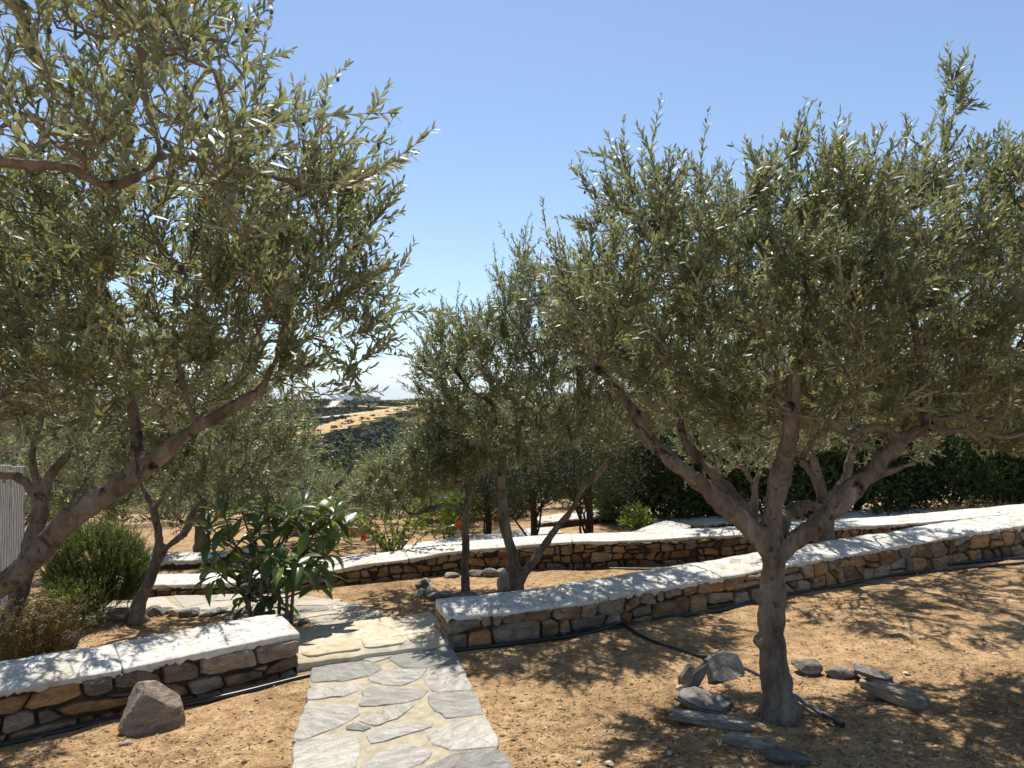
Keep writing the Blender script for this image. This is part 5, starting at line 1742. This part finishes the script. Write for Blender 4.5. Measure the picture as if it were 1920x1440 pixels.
# ------------------------------------------------------------------ litter on the soil
def litter():
    rng = np.random.RandomState(55)
    n = 120000
    y = 2.4 + rng.uniform(0, 1, n) ** 1.5 * 7.5
    x = rng.uniform(-.78, .80, n) * (y + .4)
    den = fbm(np.c_[x * 1.1, y * 1.1, np.zeros(n)], 31, 3)
    tr = np.exp(-((x - 1.5) ** 2 + (y - 4.0) ** 2) / .8)
    keep = rng.uniform(size=n) < np.clip(.5 + den * 1.1 + tr, .08, 1)
    q = np.c_[x, y]
    keep &= ~in_poly(q, PB) & ~in_poly(q, PB2)
    x, y = x[keep], y[keep]; n = len(x)
    qq = np.c_[x, y, np.zeros(n)]
    z = ground(x, y) + .016 * fbm(qq * 1.6, 3, 3) + .010 * vnoise(qq * 7.0, 8) + .004
    B = np.c_[x, y, z]
    a = rng.uniform(0, 6.283, n)
    la = unit(np.c_[np.cos(a), np.sin(a), rng.normal(size=n) * .15])
    nr = unit(np.c_[rng.normal(size=(n, 2)) * .35, np.ones(n)]); sd = unit(np.cross(nr, la)); nr = np.cross(la, sd)
    L = rng.uniform(.012, .05, n)
    w = np.where(rng.uniform(size=n) < .55, .35, 1.0)
    T = np.where(rng.uniform(size=n) < .42, rng.uniform(0, .25, n), rng.uniform(.45, 1, n))
    CB = []
    for ln, hf, th_, sl in WALLS[:3]:
        for _ in range(int(ln.L * 60)):
            s_ = rng.uniform(0, ln.L); t_ = rng.uniform(.05, .95)
            p, n_ = ln.at(s_)
            CB.append((p[0] - n_[0] * t_ * th_, p[1] - n_[1] * t_ * th_, gz(p[0], p[1]) + hf(s_) - sl * (1 - t_) ** 1.7 + .012))
    CB = np.array(CB); k = len(CB)
    B = np.concatenate([B, CB]); la = np.concatenate([la, la[:k]]); sd = np.concatenate([sd, sd[:k]]); nr = np.concatenate([nr, nr[:k]]); L = np.concatenate([L, L[:k]]); w = np.concatenate([w, w[:k]]); T = np.concatenate([T, T[:k] * .5])
    V, Fa, tt = leaf_arrays(B, la, sd * w[:, None], nr, L, T, LEAF5, LF5)
    o = obj('leaf_litter', mesh('leaf_litter', V, Fa, M['straw'], False, tt))
    tag(o, 'dry leaves and straw littering the sandy soil', 'leaf litter', kind='stuff')
    # gravel crumbs
    n = 9000
    y = 2.4 + rng.uniform(0, 1, n) ** 1.6 * 6; x = rng.uniform(-.78, .80, n) * (y + .4)
    k = ~in_poly(np.c_[x, y], PB) & ~in_poly(np.c_[x, y], PB2); x, y = x[k], y[k]; n = len(x)
    qq = np.c_[x, y, np.zeros(n)]
    z = ground(x, y) + .016 * fbm(qq * 1.6, 3, 3) + .010 * vnoise(qq * 7.0, 8)
    oc = np.array([(1, 0, 0), (0, 1, 0), (-1, 0, 0), (0, -1, 0), (0, 0, .8), (0, 0, -.5)])
    of = np.array([(0, 1, 4), (1, 2, 4), (2, 3, 4), (3, 0, 4), (1, 0, 5), (2, 1, 5), (3, 2, 5), (0, 3, 5)])
    s_ = rng.gamma(2.0, .0028, n)[:, None, None] + .002
    V = np.c_[x, y, z][:, None] + oc[None] * s_ * rng.uniform(.6, 1.3, (n, 6, 1))
    Fa = (of[None] + (np.arange(n) * 6)[:, None, None]).reshape(-1, 3)
    o = obj('gravel', mesh('gravel', V.reshape(-1, 3), Fa, M['straw'], False, np.repeat(rng.uniform(.3, 1, n), 6)))
    tag(o, 'small gravel crumbs in the sandy soil', 'gravel', kind='stuff')
litter()

# ------------------------------------------------------------------ far houses and poles on the ridge
def house(px, py, w, h, dpt, label):
    g = Gfar(px, py)
    t = thing('house', label, 'house', tuple(g), 'far houses on the ridge')
    def box(name, c, s_, m, par):
        bm = bmesh.new(); bmesh.ops.create_cube(bm, size=1); bmesh.ops.scale(bm, vec=s_, verts=bm.verts)
        me = bpy.data.meshes.new(name); bm.to_mesh(me); bm.free(); me.materials.append(m)
        return obj(name, me, par, c)
    box('walls', (0, 0, h / 2 - .6), (w, dpt, h + 1.2), M['house'], t)
    box('roof', (0, 0, h + .12), (w + .5, dpt + .5, .25), M['house'], t)
    box('door', (0, -dpt / 2 - .02, 1.0), (1.0, .1, 2.0), M['pane'], t)
    for k in (-.32, .32):
        wn_ = box('window', (k * w, -dpt / 2 - .02, 1.6), (1.2, .1, 1.2), M['house'], t)
        box('pane', (0, -.06, 0), (1.0, .06, 1.0), M['pane'], wn_)
house(672, 751, 9, 3.2, 6, 'left pale house on the far ridge between the trees')
house(686, 750, 12, 4.0, 7, 'middle wide house on the far ridge between the trees')
house(704, 751, 7, 3.0, 6, 'right small house on the far ridge between the trees')
for px, lab in ((713, 'thin utility pole on the far ridge right of the houses'), (622, 'thin utility pole on the far ridge left of the houses')):
    g = Gfar(px, 752)
    V, Fc = tube([(0, 0, -.5), (0, 0, 4), (0, 0, 9)], [.2, .17, .13], 6)
    t = thing('utility_pole', lab, 'pole', tuple(g), 'utility poles on the far ridge')
    obj('post', mesh('post', V, Fc, M['bark_dark'], True), t)
    V, Fc = tube([(-1, 0, 8.2), (1, 0, 8.2)], .1, 5)
    obj('crossarm', mesh('crossarm', V, Fc, M['bark_dark'], True), t)

# ------------------------------------------------------------------ the air
def haze():
    bm = bmesh.new(); bmesh.ops.create_cube(bm, size=1)
    bmesh.ops.scale(bm, vec=(28000, 14100, 400), verts=bm.verts)
    me = bpy.data.meshes.new('haze'); bm.to_mesh(me); bm.free()
    m = bpy.data.materials.new('haze'); m.use_nodes = True
    nt = m.node_tree
    nt.nodes.remove(nt.nodes['Principled BSDF'])
    v = nt.nodes.new('ShaderNodeVolumePrincipled')
    v.inputs['Color'].default_value = (.55, .74, 1.0, 1)
    v.inputs['Density'].default_value = 7.0e-5
    v.inputs['Anisotropy'].default_value = 0.2
    nt.links.new(v.outputs['Volume'], nt.nodes['Material Output'].inputs['Volume'])
    me.materials.append(m)
    tag(obj('haze', me, None, (0, 6950, 60)), 'thin pale summer haze over the far hills', 'haze', kind='stuff')
haze()
